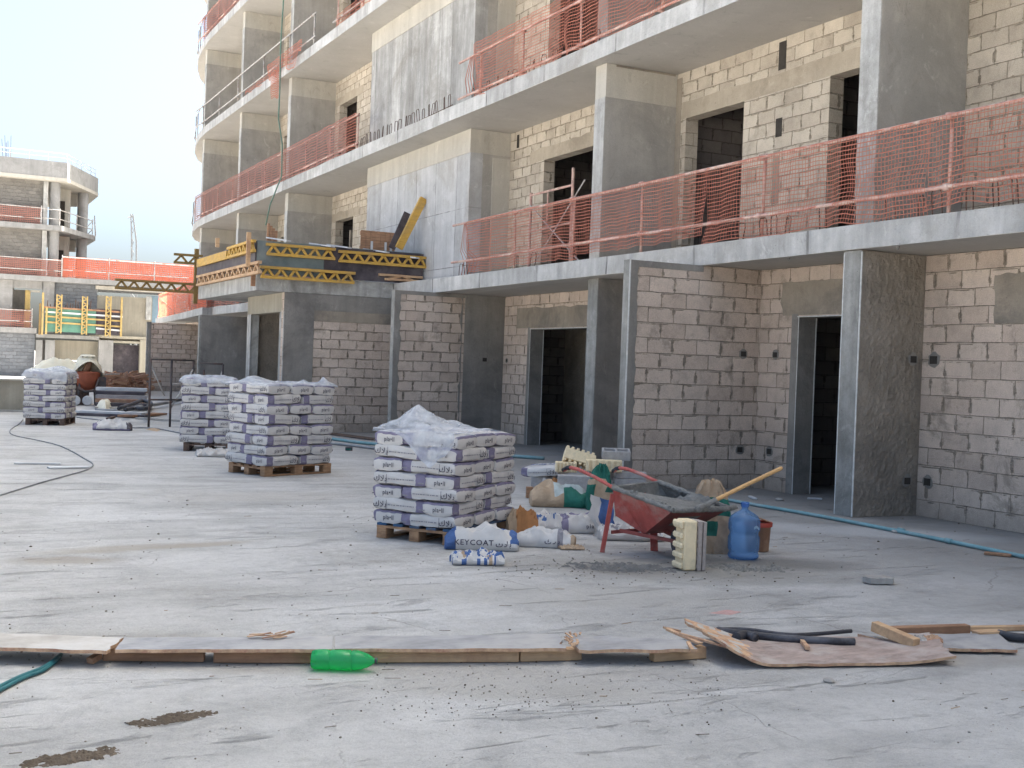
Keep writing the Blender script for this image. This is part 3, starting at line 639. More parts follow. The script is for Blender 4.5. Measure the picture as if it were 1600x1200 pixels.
railing('bare grey guard rail on the third floor slab left of the hanging net', 9.95, 33.2, 49.3, zf3, [33.5, 36, 39, 42.5, 45.4, 48.2], ('pipe_grey', 'pipe_grey'), [], .95, .3)
railing('grey guard rail with orange net on the third floor slab above the shear wall bay', 9.95, 20, 31.6, zf3, [22, 24.4, 26.8, 29.3, 31.3], ('pipe_grey', 'pipe_red'), [(20, 28.6, .9, 0, .075, .018, 'net_red', 10), (28.6, 31.2, .35, -.05, .07, .014, 'net', 11)], .98, .28)
railing('red netted guard rail on the fourth floor slab at the very top', 9.95, 36, 49.5, zf4, pr_(36.4, 49, 2.4), ('pipe_red', 'pipe_red'), [(36, 48.5, .95, .02, .08, .026, 'net_red', 12)], .95, .25)
railing('guard rail with red net on the first floor slab behind the yellow formwork', 9.95, 32.6, 48.6, zf1, pr_(33, 48, 2.3), ('pipe_red', 'pipe_grey'), [(32.6, 49, 1.0, .02, .08, .028, 'net_red', 13)], .95, .3)
# the first floor slab runs on past the curved end as a terrace
te = [G(316, 491, 3.14), G(290, 497, 3.14), G(265, 502, 3.14), G(243, 505.5, 3.14)]
m = MB(); m.prism([(p.x, p.y) for p in te] + [(te[3].x + 3, te[3].y + 3), (24, te[3].y + 3), (24, te[0].y + 4)], ZB[0] - .004, ZB[0] + TH - .03); m.build('terrace_slab', 'fascia', bld)
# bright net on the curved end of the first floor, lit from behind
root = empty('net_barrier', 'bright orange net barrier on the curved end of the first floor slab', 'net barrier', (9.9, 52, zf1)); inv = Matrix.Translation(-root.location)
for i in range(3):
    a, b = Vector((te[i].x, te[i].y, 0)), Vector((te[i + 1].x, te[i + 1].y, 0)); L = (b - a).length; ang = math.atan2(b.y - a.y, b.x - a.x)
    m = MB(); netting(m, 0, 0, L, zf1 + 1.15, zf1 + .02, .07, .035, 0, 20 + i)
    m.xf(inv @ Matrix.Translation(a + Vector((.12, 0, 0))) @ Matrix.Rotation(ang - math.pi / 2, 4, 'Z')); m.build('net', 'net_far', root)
    m = MB(); m.tube([a + Vector((.15, 0, zf1 + 1.1)), b + Vector((.15, 0, zf1 + 1.1))], .025, 6); m.tube([a + Vector((.15, 0, zf1 + .25)), b + Vector((.15, 0, zf1 + 1.0))], .025, 6); m.tube([a + Vector((.15, 0, zf1)), a + Vector((.15, 0, zf1 + 1.15))], .025, 6)
    m.xf(inv); m.build('post', 'pipe_red', root)
for zf, lb in ((zf2, 'bent grey guard post at the curved end of the second floor slab'), (zf3, 'bent grey guard post at the curved end of the third floor slab'), (zf4, 'thin grey guard post at the curved end of the fourth floor slab')):
    m = MB(); a = Vector((10.08, 49.6, zf)); b = Vector((10.2, 50.6, zf))
    m.tube([a, a + Vector((0, 0, 1.0))], .022, 6); m.tube([b, b + Vector((-.03, -.2, .95))], .022, 6); m.tube([a + Vector((0, 0, .85)), b + Vector((0, .2, .1))], .018, 6); m.tube([(9.96, 48.6, zf + .93), a + Vector((0, 0, .95)), b + Vector((0, -.1, .95))], .02, 6)
    tag(m.build('guard_post', 'pipe_grey', None, True), lb, 'guard post')
# loose net fallen over the edge
m = MB(); netting(m, 9.78, 34.0, 37.8, zf3 + .35, zf3 - .12, .07, .02, 0, 31, .15, .22); netting(m, 9.8, 36.3, 37.2, zf3 + .05, zf3 - .85, .06, .018, 0, 32, .1, .25); netting(m, 9.84, 38, 40.8, zf3 + .12, zf3 - .02, .07, .018, 0, 33, .1, .1)
tag(m.build('fallen_net', 'net'), 'crumpled orange net hanging loose over the third floor slab edge', 'net')
p0 = OX(443, 0, 9.72); p1 = OX(437, 145, 9.72); p2 = OX(441, 225, 9.74); p3 = OX(440, 275, 9.74); p4 = OX(422, 320, 9.72); p5 = OX(415, 352, 9.6)
m = MB(); m.tube([p0 + Vector((0, .1, 1.5)), p0, (p0 + p1) / 2 + Vector((-.03, 0, 0)), p1, (p1 + p2) / 2 + Vector((-.05, .1, 0)), p2, p3, p4, p5], .022, 8)
tag(m.build('hanging_hose', 'hose_green', None, True), 'grey green hose hanging down the facade from the upper floors', 'hose')
# ------------------------------------------------------------------ lattice timber girders, formwork on the annex
def girder(m, a0, a1, b0, b1, t=.08, n=8, mi=0):
    """a0/a1: lower and upper corner at one end, b0/b1 at the other"""
    a0, a1, b0, b1 = map(Vector, (a0, a1, b0, b1)); h = (a1 - a0).length; ch = min(.07, h * .22)
    ua = (a1 - a0).normalized(); ub = (b1 - b0).normalized(); nrm = (b0 - a0).cross(ua).normalized()
    m.beam(a0 + ua * ch / 2, b0 + ub * ch / 2, t, ch, ua, mi); m.beam(a1 - ua * ch / 2, b1 - ub * ch / 2, t, ch, ua, mi)
    for i in range(n):
        for (s0, s1) in (((i + .08) / n, (i + .5) / n), ((i + .92) / n, (i + .5) / n)):
            p = a0.lerp(b0, s0) + ua * ch * .8; q = a1.lerp(b1, s1) - ua * ch * .8
            m.beam(p, q, t * .6, ch * .85, nrm.cross(q - p), mi)
    for p, q in ((a0, a1), (b0, b1)):
        pass
    return m
fw = empty('formwork', 'yellow girder formwork with green and black panels on the annex roof', 'formwork', (8.6, 26, 3.44)); fi = Matrix.Translation(-fw.location)
def fpart(m, nm, mt, bevel=0): m.xf(fi); return m.build(nm, mt, fw, bevel=bevel)
yz = 25.955
a = OY(402, 376, yz); b = OY(506, 395, yz); zt = 4.17
fpart(MB().box(6.63, 25.93, 3.45, b.x, 25.97, zt), 'panel', 'ply_green'); fpart(MB().box(b.x + .003, 25.932, 3.45, 10.52, 25.97, zt - .02), 'panel', 'ply_black')
fpart(MB().box(6.6, 25.98, 3.46, 6.64, 32.0, zt - .01), 'panel', 'ply_black')
for (q, n) in [(((417, 393), (416, 377), (523, 402), (524, 390)), 5), (((530, 404), (529, 390), (666, 416), (667, 402)), 7), (((408, 431), (406, 417), (553, 438), (555, 423)), 7)]:
    pts = [OY(*p, 25.86) for p in q]
    ztop = (pts[1].z + pts[3].z) / 2; hh = .27
    fpart(girder(MB(), (pts[0].x, 25.86, ztop - hh), (pts[1].x, 25.86, ztop), (pts[2].x, 25.86, ztop - hh), (pts[3].x, 25.86, ztop), .09, n), 'girder', 'yellow')
for (q, n) in [(((357, 396), (357, 384), (397, 389), (397, 377)), 7), (((309, 440), (309, 428), (406, 427), (406, 411)), 12)]:
    pts = [OX(*p, 6.52) for p in q]; ztop = (pts[1].z + pts[3].z) / 2; hh = .27
    fpart(girder(MB(), (6.52, pts[0].y, ztop - hh), (6.52, pts[1].y, ztop), (6.52, pts[2].y, ztop - hh), (6.52, pts[3].y, ztop), .09, n), 'girder', 'wood_pale' if q[0][1] == 440 else 'yellow')
p, q = OX(309, 402, 6.52), OX(355, 390, 6.52); fpart(MB().beam((6.52, p.y, 4.0), (6.52, q.y, 4.0), .05, .2), 'plank', 'yellow')
for (x0, px, py0, py1, n) in [(0, 180, 433, 452, 7), (0, 272, 394, 408, 2)]:
    pl = OY(px, py0, 32.06); pr = OY(312, py0 + (9 if n == 7 else 3), 32.06); hh = .27; z = pr.z - .02
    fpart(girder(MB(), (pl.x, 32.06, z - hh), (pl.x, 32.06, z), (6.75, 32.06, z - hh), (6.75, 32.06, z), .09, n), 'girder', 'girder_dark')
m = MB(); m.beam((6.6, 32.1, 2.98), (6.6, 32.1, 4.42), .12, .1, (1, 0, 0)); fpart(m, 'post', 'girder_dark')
for (px, py0, py1, x) in [(389, 363, 417, 6.44), (340, 372, 386, 6.58), (396, 417, 447, 6.6)]:
    p, q = OX(px, py0, x), OX(px, py1, x); fpart(MB().beam((x, p.y, q.z), (x, p.y, p.z), .06, .09, (1, 0, 0)), 'post', 'wood_pale' if py0 < 400 else 'wood_brown')
fpart(girder(MB(), (9.6, 25.87, 3.5), (9.4, 25.87, 3.62), (10.35, 25.87, 3.5), (10.5, 25.87, 3.62), .1, 1), 'plank', 'wood_pale')
fpart(MB().box(6.7, 26.0, zt - .03, 10.5, 27.2, zt), 'deck', 'ply_green')
def loose(nm, label, cat, mt, mb, grp=None): return tag(mb.build(nm, mt), label, cat, grp)
lab = ['pale plank end jutting over the green formwork panel', 'pale plank end jutting over the joint of the two upper girders', 'short white plank tilted beside the steel prop on the formwork', 'pale plank end jutting over the black formwork panel', 'pale plank end at the shear wall end of the formwork']
for (px, py, dx, dz), lb in zip([(437, 373, .3, .1), (505, 382, .32, .1), (532, 384, .3, .1), (590, 391, .34, .1), (638, 400, .3, .08)], lab):
    c = OY(px, py, 25.9); loose('plank', lb, 'plank', 'white_board', MB().beam((c.x - dx / 2, 26.3, c.z + .04), (c.x + dx / 2, 25.7, c.z - .05), .13, .03), 'white planks lying on the formwork')
c = OY(590, 374, 26.6); m = MB()
for i in range(7): m.box(c.x - .42 + i * .122, 26.58, 4.15, c.x - .42 + i * .122 + .115, 26.6, 4.66, 0)
m.box(c.x - .42, 26.6, 4.55, c.x + .43, 26.66, 4.64, 0); m.box(c.x - .42, 26.6, 4.2, c.x + .43, 26.66, 4.3, 0)
for i in (2, 4.8, 5.9): m.box(c.x - .42 + i * .122, 26.555, 4.15, c.x - .37 + i * .122, 26.578, 4.42, 1)
loose('board_panel', 'brown slatted board panel standing upright on the formwork deck', 'board panel', ['wood_brown', 'white_board'], m)
a, b = OY(623, 388, 26.1), OY(652, 310, 26.1)
loose('yellow_beam', 'yellow timber beam leaning against the shear wall above the formwork', 'beam', 'yellow', MB().beam((a.x, 26.1, a.z), (b.x + .12, 26.0, b.z), .1, .17, (1, 0, 0)))
loose('black_board', 'black board leaning behind the yellow beam on the formwork', 'board', 'ply_black', MB().beam((a.x - .1, 26.3, a.z), (a.x + .22, 26.2, a.z + .85), .03, .16, (1, 0, 0)))
m = MB(); c = OX(418, 366, 7.0)
for i in range(4): m.beam((7.0 + i * .06, c.y, 4.1), (7.02 + i * .06, c.y, 4.62 - .05 * i), .045, .05, (1, 0, 0))
loose('timber_offcut', 'bundle of short upright brown timber offcuts behind the formwork corner', 'timber', 'wood_brown', m)

# scaffold frame in a first floor opening
sf = empty('scaffold_frame', 'rusty scaffold frame with crossed braces in the wide first floor opening', 'scaffold frame', (11.2, 20.7, zf1)); si = Matrix.Translation(-sf.location)
for (y0_, x0_) in ((21.9, 11.2), (20.25, 11.25)):
    m = MB(); m.tube([(x0_, y0_, zf1), (x0_, y0_, zf1 + 1.75 + (.3 if y0_ < 21 else 0))], .03, 6); m.xf(si); m.build('post', 'pipe_red', sf)
m = MB(); m.tube([(11.2, 21.9, zf1 + 1.7), (11.25, 20.25, zf1 + 1.72)], .024, 6); m.tube([(11.2, 21.9, zf1 + .95), (11.25, 20.25, zf1 + 1.0)], .02, 6); m.tube([(11.22, 21.2, zf1 + .95), (11.22, 21.2, zf1 + 1.7)], .016, 6); m.xf(si); m.build('ledger', 'pipe_red', sf)
for a, b in (((11.18, 21.9, zf1 + 1.5), (11.2, 19.6, zf1 + .1)), ((11.2, 19.7, zf1 + 1.75), (11.18, 21.6, zf1 + .3))):
    m = MB(); m.tube([a, b], .016, 6); m.xf(si); m.build('brace', 'pipe_grey', sf)

# ------------------------------------------------------------------ the building at the far end of the yard
YL = 76.8
def L(px, py, y=YL): return OY(px, py, y)
far = empty('far_building', 'unfinished concrete building with round columns and chamfered roof parapet at the far end', 'building', (0, YL, 0)); li = Matrix.Translation(-far.location)
def lpart(m, nm, mt, sm=False): m.xf(li); return m.build(nm, mt, far, sm)
def lbox(px0, px1, py0, py1, y0, dy, nm, mt):
    a, b = L(px0, py0, y0), L(px1, py1, y0); return lpart(MB().box(a.x, y0, b.z, b.x, y0 + dy, a.z), nm, mt)
def outline(zb, p2, p3, pc):
    c = G(*pc, zb); a = G(*p2, zb); b = G(*p3, zb); return [(-16, YL), (c.x, YL), (a.x, a.y), (b.x, b.y), (b.x - 4, b.y + 4), (-16, b.y + 4)]
ol = outline(11.94, (153, 302), (133, 319), (105, 279))
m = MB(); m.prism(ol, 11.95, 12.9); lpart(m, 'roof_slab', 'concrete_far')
m = MB(); m.prism([(x + (.03 if x > 0 else 0), y - .03) for x, y in ol], 11.75, 11.948); lpart(m, 'roof_edge', 'fin_top')
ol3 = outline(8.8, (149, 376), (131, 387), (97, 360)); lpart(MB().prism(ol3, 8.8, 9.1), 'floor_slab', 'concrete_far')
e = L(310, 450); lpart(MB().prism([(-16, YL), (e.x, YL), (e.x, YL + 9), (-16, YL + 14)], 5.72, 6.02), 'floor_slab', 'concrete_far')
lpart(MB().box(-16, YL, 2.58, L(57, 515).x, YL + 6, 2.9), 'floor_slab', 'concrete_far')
for (z0, z1) in ((6.02, 8.79), (9.1, 11.74)):
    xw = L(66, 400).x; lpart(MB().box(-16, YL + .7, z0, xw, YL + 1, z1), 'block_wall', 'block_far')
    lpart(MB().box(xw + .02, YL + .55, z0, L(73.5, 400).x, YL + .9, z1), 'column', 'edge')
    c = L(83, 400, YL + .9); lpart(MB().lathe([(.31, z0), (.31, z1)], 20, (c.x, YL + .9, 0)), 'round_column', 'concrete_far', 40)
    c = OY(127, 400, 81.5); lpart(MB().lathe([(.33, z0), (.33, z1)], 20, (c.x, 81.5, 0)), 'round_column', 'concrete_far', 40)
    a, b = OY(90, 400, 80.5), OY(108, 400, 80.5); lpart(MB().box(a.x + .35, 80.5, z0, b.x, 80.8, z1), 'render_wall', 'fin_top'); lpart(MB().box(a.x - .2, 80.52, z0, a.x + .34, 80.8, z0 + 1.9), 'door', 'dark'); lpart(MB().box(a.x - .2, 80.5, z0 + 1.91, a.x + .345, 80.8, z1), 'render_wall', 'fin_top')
    a, b = OY(108, 400, 82.5), OY(118, 400, 82.5); lpart(MB().box(a.x - .05, 82.5, z1 - .75, b.x, 82.9, z1), 'beam', 'fin_top')
# first floor of it
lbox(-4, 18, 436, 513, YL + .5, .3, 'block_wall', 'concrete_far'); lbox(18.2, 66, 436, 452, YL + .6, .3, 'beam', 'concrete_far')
lbox(18.2, 40, 452.2, 511, YL + 3, .3, 'inner_wall', 'grey'); lbox(40, 46, 453, 511, YL + .8, .3, 'door_frame', 'yellow_far'); lbox(46.2, 63, 453, 457, YL + .8, .3, 'door_frame', 'fin_top')
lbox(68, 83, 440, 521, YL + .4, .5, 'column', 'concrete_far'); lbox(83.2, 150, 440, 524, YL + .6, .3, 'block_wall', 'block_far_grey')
lbox(150, 312, 446, 461, YL + .3, .5, 'beam', 'fin_top'); lbox(150.2, 236, 461.2, 535, YL + .7, .3, 'render_wall', 'beige_far'); lbox(236.2, 247, 462, 505, YL + 2, .2, 'panel', 'sky_blue')
lbox(229, 236, 463, 500, YL + .5, .2, 'column', 'edge'); lbox(140, 232, 523, 531, YL + .2, .5, 'beam', 'beige_far'); lbox(57, 155, 521.5, 531, YL + .1, .6, 'beam', 'concrete_far')
m = MB(); a = L(-4, 520); m.box(a.x, YL + .5, -.2, L(56, 520).x, YL + .8, 2.57); lpart(m, 'block_wall', 'block_far_grey')
for (p0, p1, mt, dy) in [(57, 65, 'concrete_far', .2), (65.2, 71.5, 'grey', .6), (71.7, 84.5, 'concrete_far', .2), (155.5, 176, 'concrete_far', .2), (220, 234, 'beige_far', .2)]:  # the grey strip stands in for the dark gap between two columns
    a, b = L(p0, 531.2), L(p1, 600); lpart(MB().box(a.x, YL + dy, -.2, b.x, YL + dy + .4, a.z), 'column', mt)
lbox(84.7, 155.3, 531.2, 564, YL + .9, .2, 'shutter', 'beige_far'); a, b = L(84.7, 564), L(128, 600); lpart(MB().box(a.x, YL + .95, -.2, b.x, YL + 1.1, a.z), 'opening', 'dark'); a, b = L(128.2, 564), L(155.3, 600); lpart(MB().box(a.x, YL + .9, -.2, b.x, YL + 1.1, a.z), 'shutter', 'beige_far')  # solid dark box paints the shade inside the lower opening
a, b = L(176.2, 538), L(219.8, 600); lpart(MB().box(a.x, YL + .8, -.2, b.x, YL + 1, a.z), 'opening', 'ply_black'); lbox(155.5, 234, 531.3, 537.8, YL + .25, .4, 'beam', 'beige_far')  # solid black box stands in for the opening's shaded inside
# inside, so that light does not leak
lpart(MB().box(-16, YL + 8, -.2, L(36, 500).x, YL + 8.2, 11.7), 'inner_wall', 'grey')
# its rails and nets
def far_net(label, y, px0, px1, zt, zb, mt, seed, group='nets on the far building', cell=.11, rib=.05):
    a, b = OY(px0, 420, y).x, OY(px1, 430, y).x
    root = empty('net_barrier', label, 'net barrier', (a, y, zb), 0, group); inv = Matrix.Translation(-root.location)
    m = MB(); netting(m, 0, 0, b - a, zt, zb, cell, rib, 0, seed, .12, .15); m.xf(inv @ Matrix.Translation((a, y, 0)) @ Matrix.Rotation(-math.pi / 2, 4, 'Z')); m.build('net', mt, root)
    m = MB(); m.tube([(a, y, zt), (b, y, zt - .03)], .03, 6); m.tube([(a, y, zb + (zt - zb) * .35), (b, y, zb + (zt - zb) * .35)], .03, 6); m.xf(inv); m.build('rail', 'pipe_grey', root)
    n = max(1, int((b - a) / 2.3))
    for i in range(n + 1):
        x = a + (b - a) * i / n; m = MB(); m.tube([(x, y, zb - .05), (x, y, zt + .12)], .03, 6); m.xf(inv); m.build('post', 'pipe_grey', root)
far_net('dull red net barrier on the second floor of the far building', YL + .15, -6, 62, 10.1, 9.1, 'net_red', 41, rib=.035)
far_net('dull red net barrier along the block wall one floor below it', YL + .15, -6, 96, 7.05, 6.02, 'net_red', 42, rib=.04)
far_net('glowing orange net barrier along the long low wing of the far building', YL + .15, 97, 310, 7.25, 6.05, 'net_far', 43, rib=.065)
far_net('dull red net barrier outside the white doorway of the far building', YL + .1, -6, 52, 3.95, 2.92, 'net_red', 44, rib=.035)
m = MB(); z = 9.1
ptsr = [Vector((L(64, 340).x, YL + .2, 0)), Vector((G(97, 360, 8.8).x - .1, YL + .25, 0)), Vector((*ol3[2], 0)) + Vector((-.2, 0, 0)), Vector((*ol3[3], 0))]
for h in (.4, .95): m.tube([p + Vector((0, 0, z + h)) for p in ptsr], .03, 6)
for p in ptsr + [ptsr[1].lerp(ptsr[2], .5), ptsr[1].lerp(ptsr[2], .25)]: m.tube([p + Vector((0, 0, z)), p + Vector((0, 0, z + 1.05))], .03, 6)
m.tube([ptsr[2] + Vector((.2, 0, z)), ptsr[2] + Vector((.1, 0, z + 1.3))], .04, 6)
tag(m.build('guard_rail', 'pipe_grey'), 'bare grey guard rail around the balcony corner of the far building', 'guard rail')
m = MB(); pt = [Vector((-10, YL + .3, 0)), Vector((ol[1][0], YL + .3, 0)), Vector((ol[2][0] - .2, ol[2][1], 0))]
for h in (.3, .55): m.tube([p + Vector((0, 0, 12.9 + h)) for p in pt], .022, 6)
for i in range(24):
    p = pt[0].lerp(pt[1], i / 17) if i <= 17 else pt[1].lerp(pt[2], (i - 17) / 6); m.tube([p + Vector((0, 0, 12.9)), p + Vector((0, 0, 13.47))], .02, 5)
tag(m.build('roof_rail', 'white_board'), 'thin pale rail along the roof parapet of the far building', 'guard rail')
m = MB()
for i, px in enumerate((5, 9, 11, 13, 17)): a = L(px, 240, YL + .6); m.tube([(a.x, YL + .6, 12.8), (a.x - .1 + .02 * i, YL + .6, 14.0 + .25 * math.sin(i * 2))], .014, 5)
tag(m.build('rebar_cluster', 'rebar'), 'cluster of rebar rods rising above the far roof parapet', 'rebar')
# formwork against its first floor
ff = empty('formwork', 'small formwork with upright yellow girders and green panels on the far building', 'formwork', (L(110, 500).x, YL, 2.5)); ffi = Matrix.Translation(-ff.location)
def ffp(m, nm, mt): m.xf(ffi); return m.build(nm, mt, ff)
YF = YL - .5
a, b = L(70, 480, YF), L(150, 521, YF); ffp(MB().box(a.x, YF, b.z, b.x, YF + .06, a.z), 'panel', 'ply_far_green')
a, b = L(150.3, 482, YF), L(190, 524, YF); ffp(MB().box(a.x, YF, b.z, b.x, YF + .06, a.z), 'panel', 'ply_black')
for px, t, bt in ((93, 460, 521), (133, 463, 523), (170, 463, 526)):
    a, b = L(px, t, YF - .15), L(px - 1, bt, YF - .15); ffp(girder(MB(), (a.x - .17, YF - .15, b.z), (a.x + .17, YF - .15, b.z), (a.x - .17, YF - .15, a.z), (a.x + .17, YF - .15, a.z), .09, 7), 'girder', 'yellow_far')
for px, t, bt in ((63, 474, 523), (67.5, 457, 523), (190.5, 465, 526), (73, 480, 522)):
    a, b = L(px, t, YF - .1), L(px, bt, YF - .1); ffp(MB().beam((a.x, YF - .1, b.z), (a.x, YF - .1, a.z), .16, .1, (1, 0, 0)), 'post', 'yellow_far' if px != 63 else 'girder_dark')
for pya, p0, p1, mt in ((494, 70, 190, 'yellow_far'), (503, 70, 190, 'yellow_far'), (487, 70, 192, 'white_board'), (479.5, 66, 192, 'wood_brown'), (513, 150, 190, 'white_board')):
    a, b = L(p0, pya, YF - .04), L(p1, pya + 5, YF - .04); ffp(MB().beam((a.x, YF - .04, a.z), (b.x, YF - .04, a.z - .08), .05, .1), 'waling', mt)
m = MB()
for i in range(16): a = L(75 + i * 4.4 + rnd.uniform(-1, 1), 481, YF + .2); m.tube([(a.x, YF + .2, a.z - .2), (a.x + rnd.uniform(-.05, .05), YF + .2, a.z + rnd.uniform(.15, .5))], .025, 5)
m.xf(ffi); m.build('starter_bar', 'rebar', ff)
# distant crane mast between the buildings
YC = 320
a, b = OY(213, 420, YC), OY(206, 334, YC); m = MB(); wdt = .7
for sx in (-1, 1):
    for sy in (-1, 1): m.tube([(a.x + sx * wdt, YC + sy * wdt, 0), (a.x + (b.x - a.x) * .5 + sx * wdt * .8, YC + sy * wdt * .8, (a.z + b.z) * .5), (b.x + sx * .25, YC + sy * .25, b.z)], .12, 5)
n = 26
for i in range(n):
    p = Vector((a.x, YC - .6, 0)).lerp(Vector((b.x, YC - .3, b.z)), i / n); q = Vector((a.x, YC - .6, 0)).lerp(Vector((b.x, YC - .3, b.z)), (i + 1) / n); s = wdt * (1 - .6 * i / n) * (1 if i % 2 else -1)
    m.tube([p + Vector((s, 0, 0)), q + Vector((-s, 0, 0))], .08, 4)
m.tube([(b.x - 1, YC, b.z - 1.2), (b.x + .4, YC, b.z - .5)], .15, 5)
tag(m.build('crane_mast', 'crane'), 'thin pale crane mast against the sky between the two buildings', 'crane')
# ------------------------------------------------------------------ pallets of bagged plaster
LOGO = 'pla\u2022ll'; ARAB = '\uFED9\uFEFC\uFE91'
t_end = text_mesh(LOGO, .062, .0004); t_ar = text_mesh(ARAB, .075, .0008); t_top = text_mesh(LOGO, .17, .003)
BL, BW, BH = .57, .38, .13
def cube_grid(nx, ny, nz, fn, pick, m):
    idx = {}; vs = []; fs = []; mi = []
    def vid(i, j, k):
        if (i, j, k) not in idx: idx[(i, j, k)] = len(vs); vs.append(fn(2 * i / nx - 1, 2 * j / ny - 1, 2 * k / nz - 1))
        return idx[(i, j, k)]
    def face(q, c): fs.append(tuple(vid(*p) for p in q)); mi.append(pick(*c))
    for i in range(nx):
        for j in range(ny):
            a = (2 * i + 1) / nx - 1; b = (2 * j + 1) / ny - 1
            face([(i, j, nz), (i + 1, j, nz), (i + 1, j + 1, nz), (i, j + 1, nz)], (a, b, 1)); face([(i, j, 0), (i, j + 1, 0), (i + 1, j + 1, 0), (i + 1, j, 0)], (a, b, -1))
    for i in range(nx):
        for k in range(nz):
            a = (2 * i + 1) / nx - 1; c = (2 * k + 1) / nz - 1
            face([(i, 0, k), (i + 1, 0, k), (i + 1, 0, k + 1), (i, 0, k + 1)], (a, -1, c)); face([(i, ny, k), (i, ny, k + 1), (i + 1, ny, k + 1), (i + 1, ny, k)], (a, 1, c))
    for j in range(ny):
        for k in range(nz):
            b = (2 * j + 1) / ny - 1; c = (2 * k + 1) / nz - 1
            face([(0, j, k), (0, j, k + 1), (0, j + 1, k + 1), (0, j + 1, k)], (-1, b, c)); face([(nx, j, k), (nx, j + 1, k), (nx, j + 1, k + 1), (nx, j, k + 1)], (1, b, c))
    o = len(m.v); m.v += [tuple(v) for v in vs]; m.f += [tuple(i + o for i in f) for f in fs]; m.mi += mi
def bag_mesh(seed):
    def fn(a, b, c):
        x = a * BL / 2 * (1 - .035 * b ** 4) * (1 - .03 * abs(c) ** 3); y = b * BW / 2 * (1 - .05 * a ** 8) * (1 + .03 * (1 - c * c)); z = c * BH / 2 * (1 - .08 * abs(a) ** 10 - .24 * abs(b) ** 6)
        z += .013 * nz(a * 1.6, b * 1.4, seed) + .006 * nz(a * 5, b * 5, seed + 2) + .003 * nz(a * 12, b * 9, seed + 6); y += .010 * nz(a * 3, c * 1.5 + b * 9, seed + 5) + .004 * nz(a * 9, c * 3 + b * 5, seed + 1); x += .006 * nz(b * 3, c * 2 + a * 9, seed + 7)
        return (x, y, z)
    def pick(a, b, c):
        if abs(a) == 1: return 1 if (c > .7 or (b > .87 and nz(seed) > 0)) else 0
        if abs(b) == 1: return 1 if a < -.66 else 0
        if abs(c) == 1: return 1 if abs(a) > .93 or (a < -.66 and abs(b) > .78) else 0
        return 0
    m = MB(); cube_grid(22, 12, 6, fn, pick, m)
    Rx = lambda s: Matrix(((0, 0, s, 0), (s, 0, 0, 0), (0, 1, 0, 0), (0, 0, 0, 1)))
    for s in (1, -1): m.merge(t_end, Matrix.Translation((s * (BL / 2 + .006), .02 * s, -.008)) @ Rx(s), 2)
    for s in (1, -1):                               # long sides: thin rule, line of small print, script mark
        yb = s * (BW / 2 * 1.035 + .007)
        def q(a0, a1, z0, z1, mi): m.add([(a0, yb, z0), (a1, yb, z0), (a1, yb, z1), (a0, yb, z1)], [(0, 1, 2, 3) if s < 0 else (3, 2, 1, 0)], mi)
        q(.125, .129, -.048, .04, 2)
        x = -.16
        while x < .10: wdt = rnd.uniform(.008, .03); q(x, x + wdt, -.010, .000, 3); x += wdt + rnd.uniform(.003, .01)
        Ms = Matrix(((-s, 0, 0, 0), (0, 0, s, 0), (0, 1, 0, 0), (0, 0, 0, 1)))
        m.merge(t_ar, Matrix.Translation((.195, yb, -.005)) @ Ms, 2)
        q(-.27, -.21, -.03, -.02, 3)
    m.merge(t_top, Matrix.Translation((0, 0, BH / 2 + .011)), 4)
    me = m.mesh('plaster_bag', ['paper', 'purple', 'ink', 'ink_faint', 'blue_ink']); me.polygons.foreach_set('use_smooth', [True] * len(me.polygons)); me.set_sharp_from_angle(angle=R(50)); return me
BAGS = [bag_mesh(s * 3.7 + 1) for s in range(7)]
ORD = ['bottom', 'second', 'third', 'fourth', 'fifth', 'sixth', 'seventh', 'eighth']
def pallet(loc, th, label, top='wood', blk='wood'):
    root = empty('wooden_pallet', label, 'pallet', (loc.x, loc.y, 0), th, 'wooden pallets under the plaster bags')
    for i in range(5): MB().box(0, i * .175, .118, 1.2, i * .175 + (.1 if i % 2 else .1), .14).build('deck_board', top, root, bevel=.003)
    for i in range(3): MB().box(.0 + i * .527, 0, .096, .145 + i * .527, .8, .1178).build('bearer_board', blk, root)
    for i in range(3):
        MB().box(0, i * .35, 0, 1.2, i * .35 + .1, .02).build('skid', blk, root)
        for j in range(3): MB().box(j * .527, i * .35, .0202, .145 + j * .527, i * .35 + .1, .0958).build('block', blk, root, bevel=.004)
    return root
nb = [0]
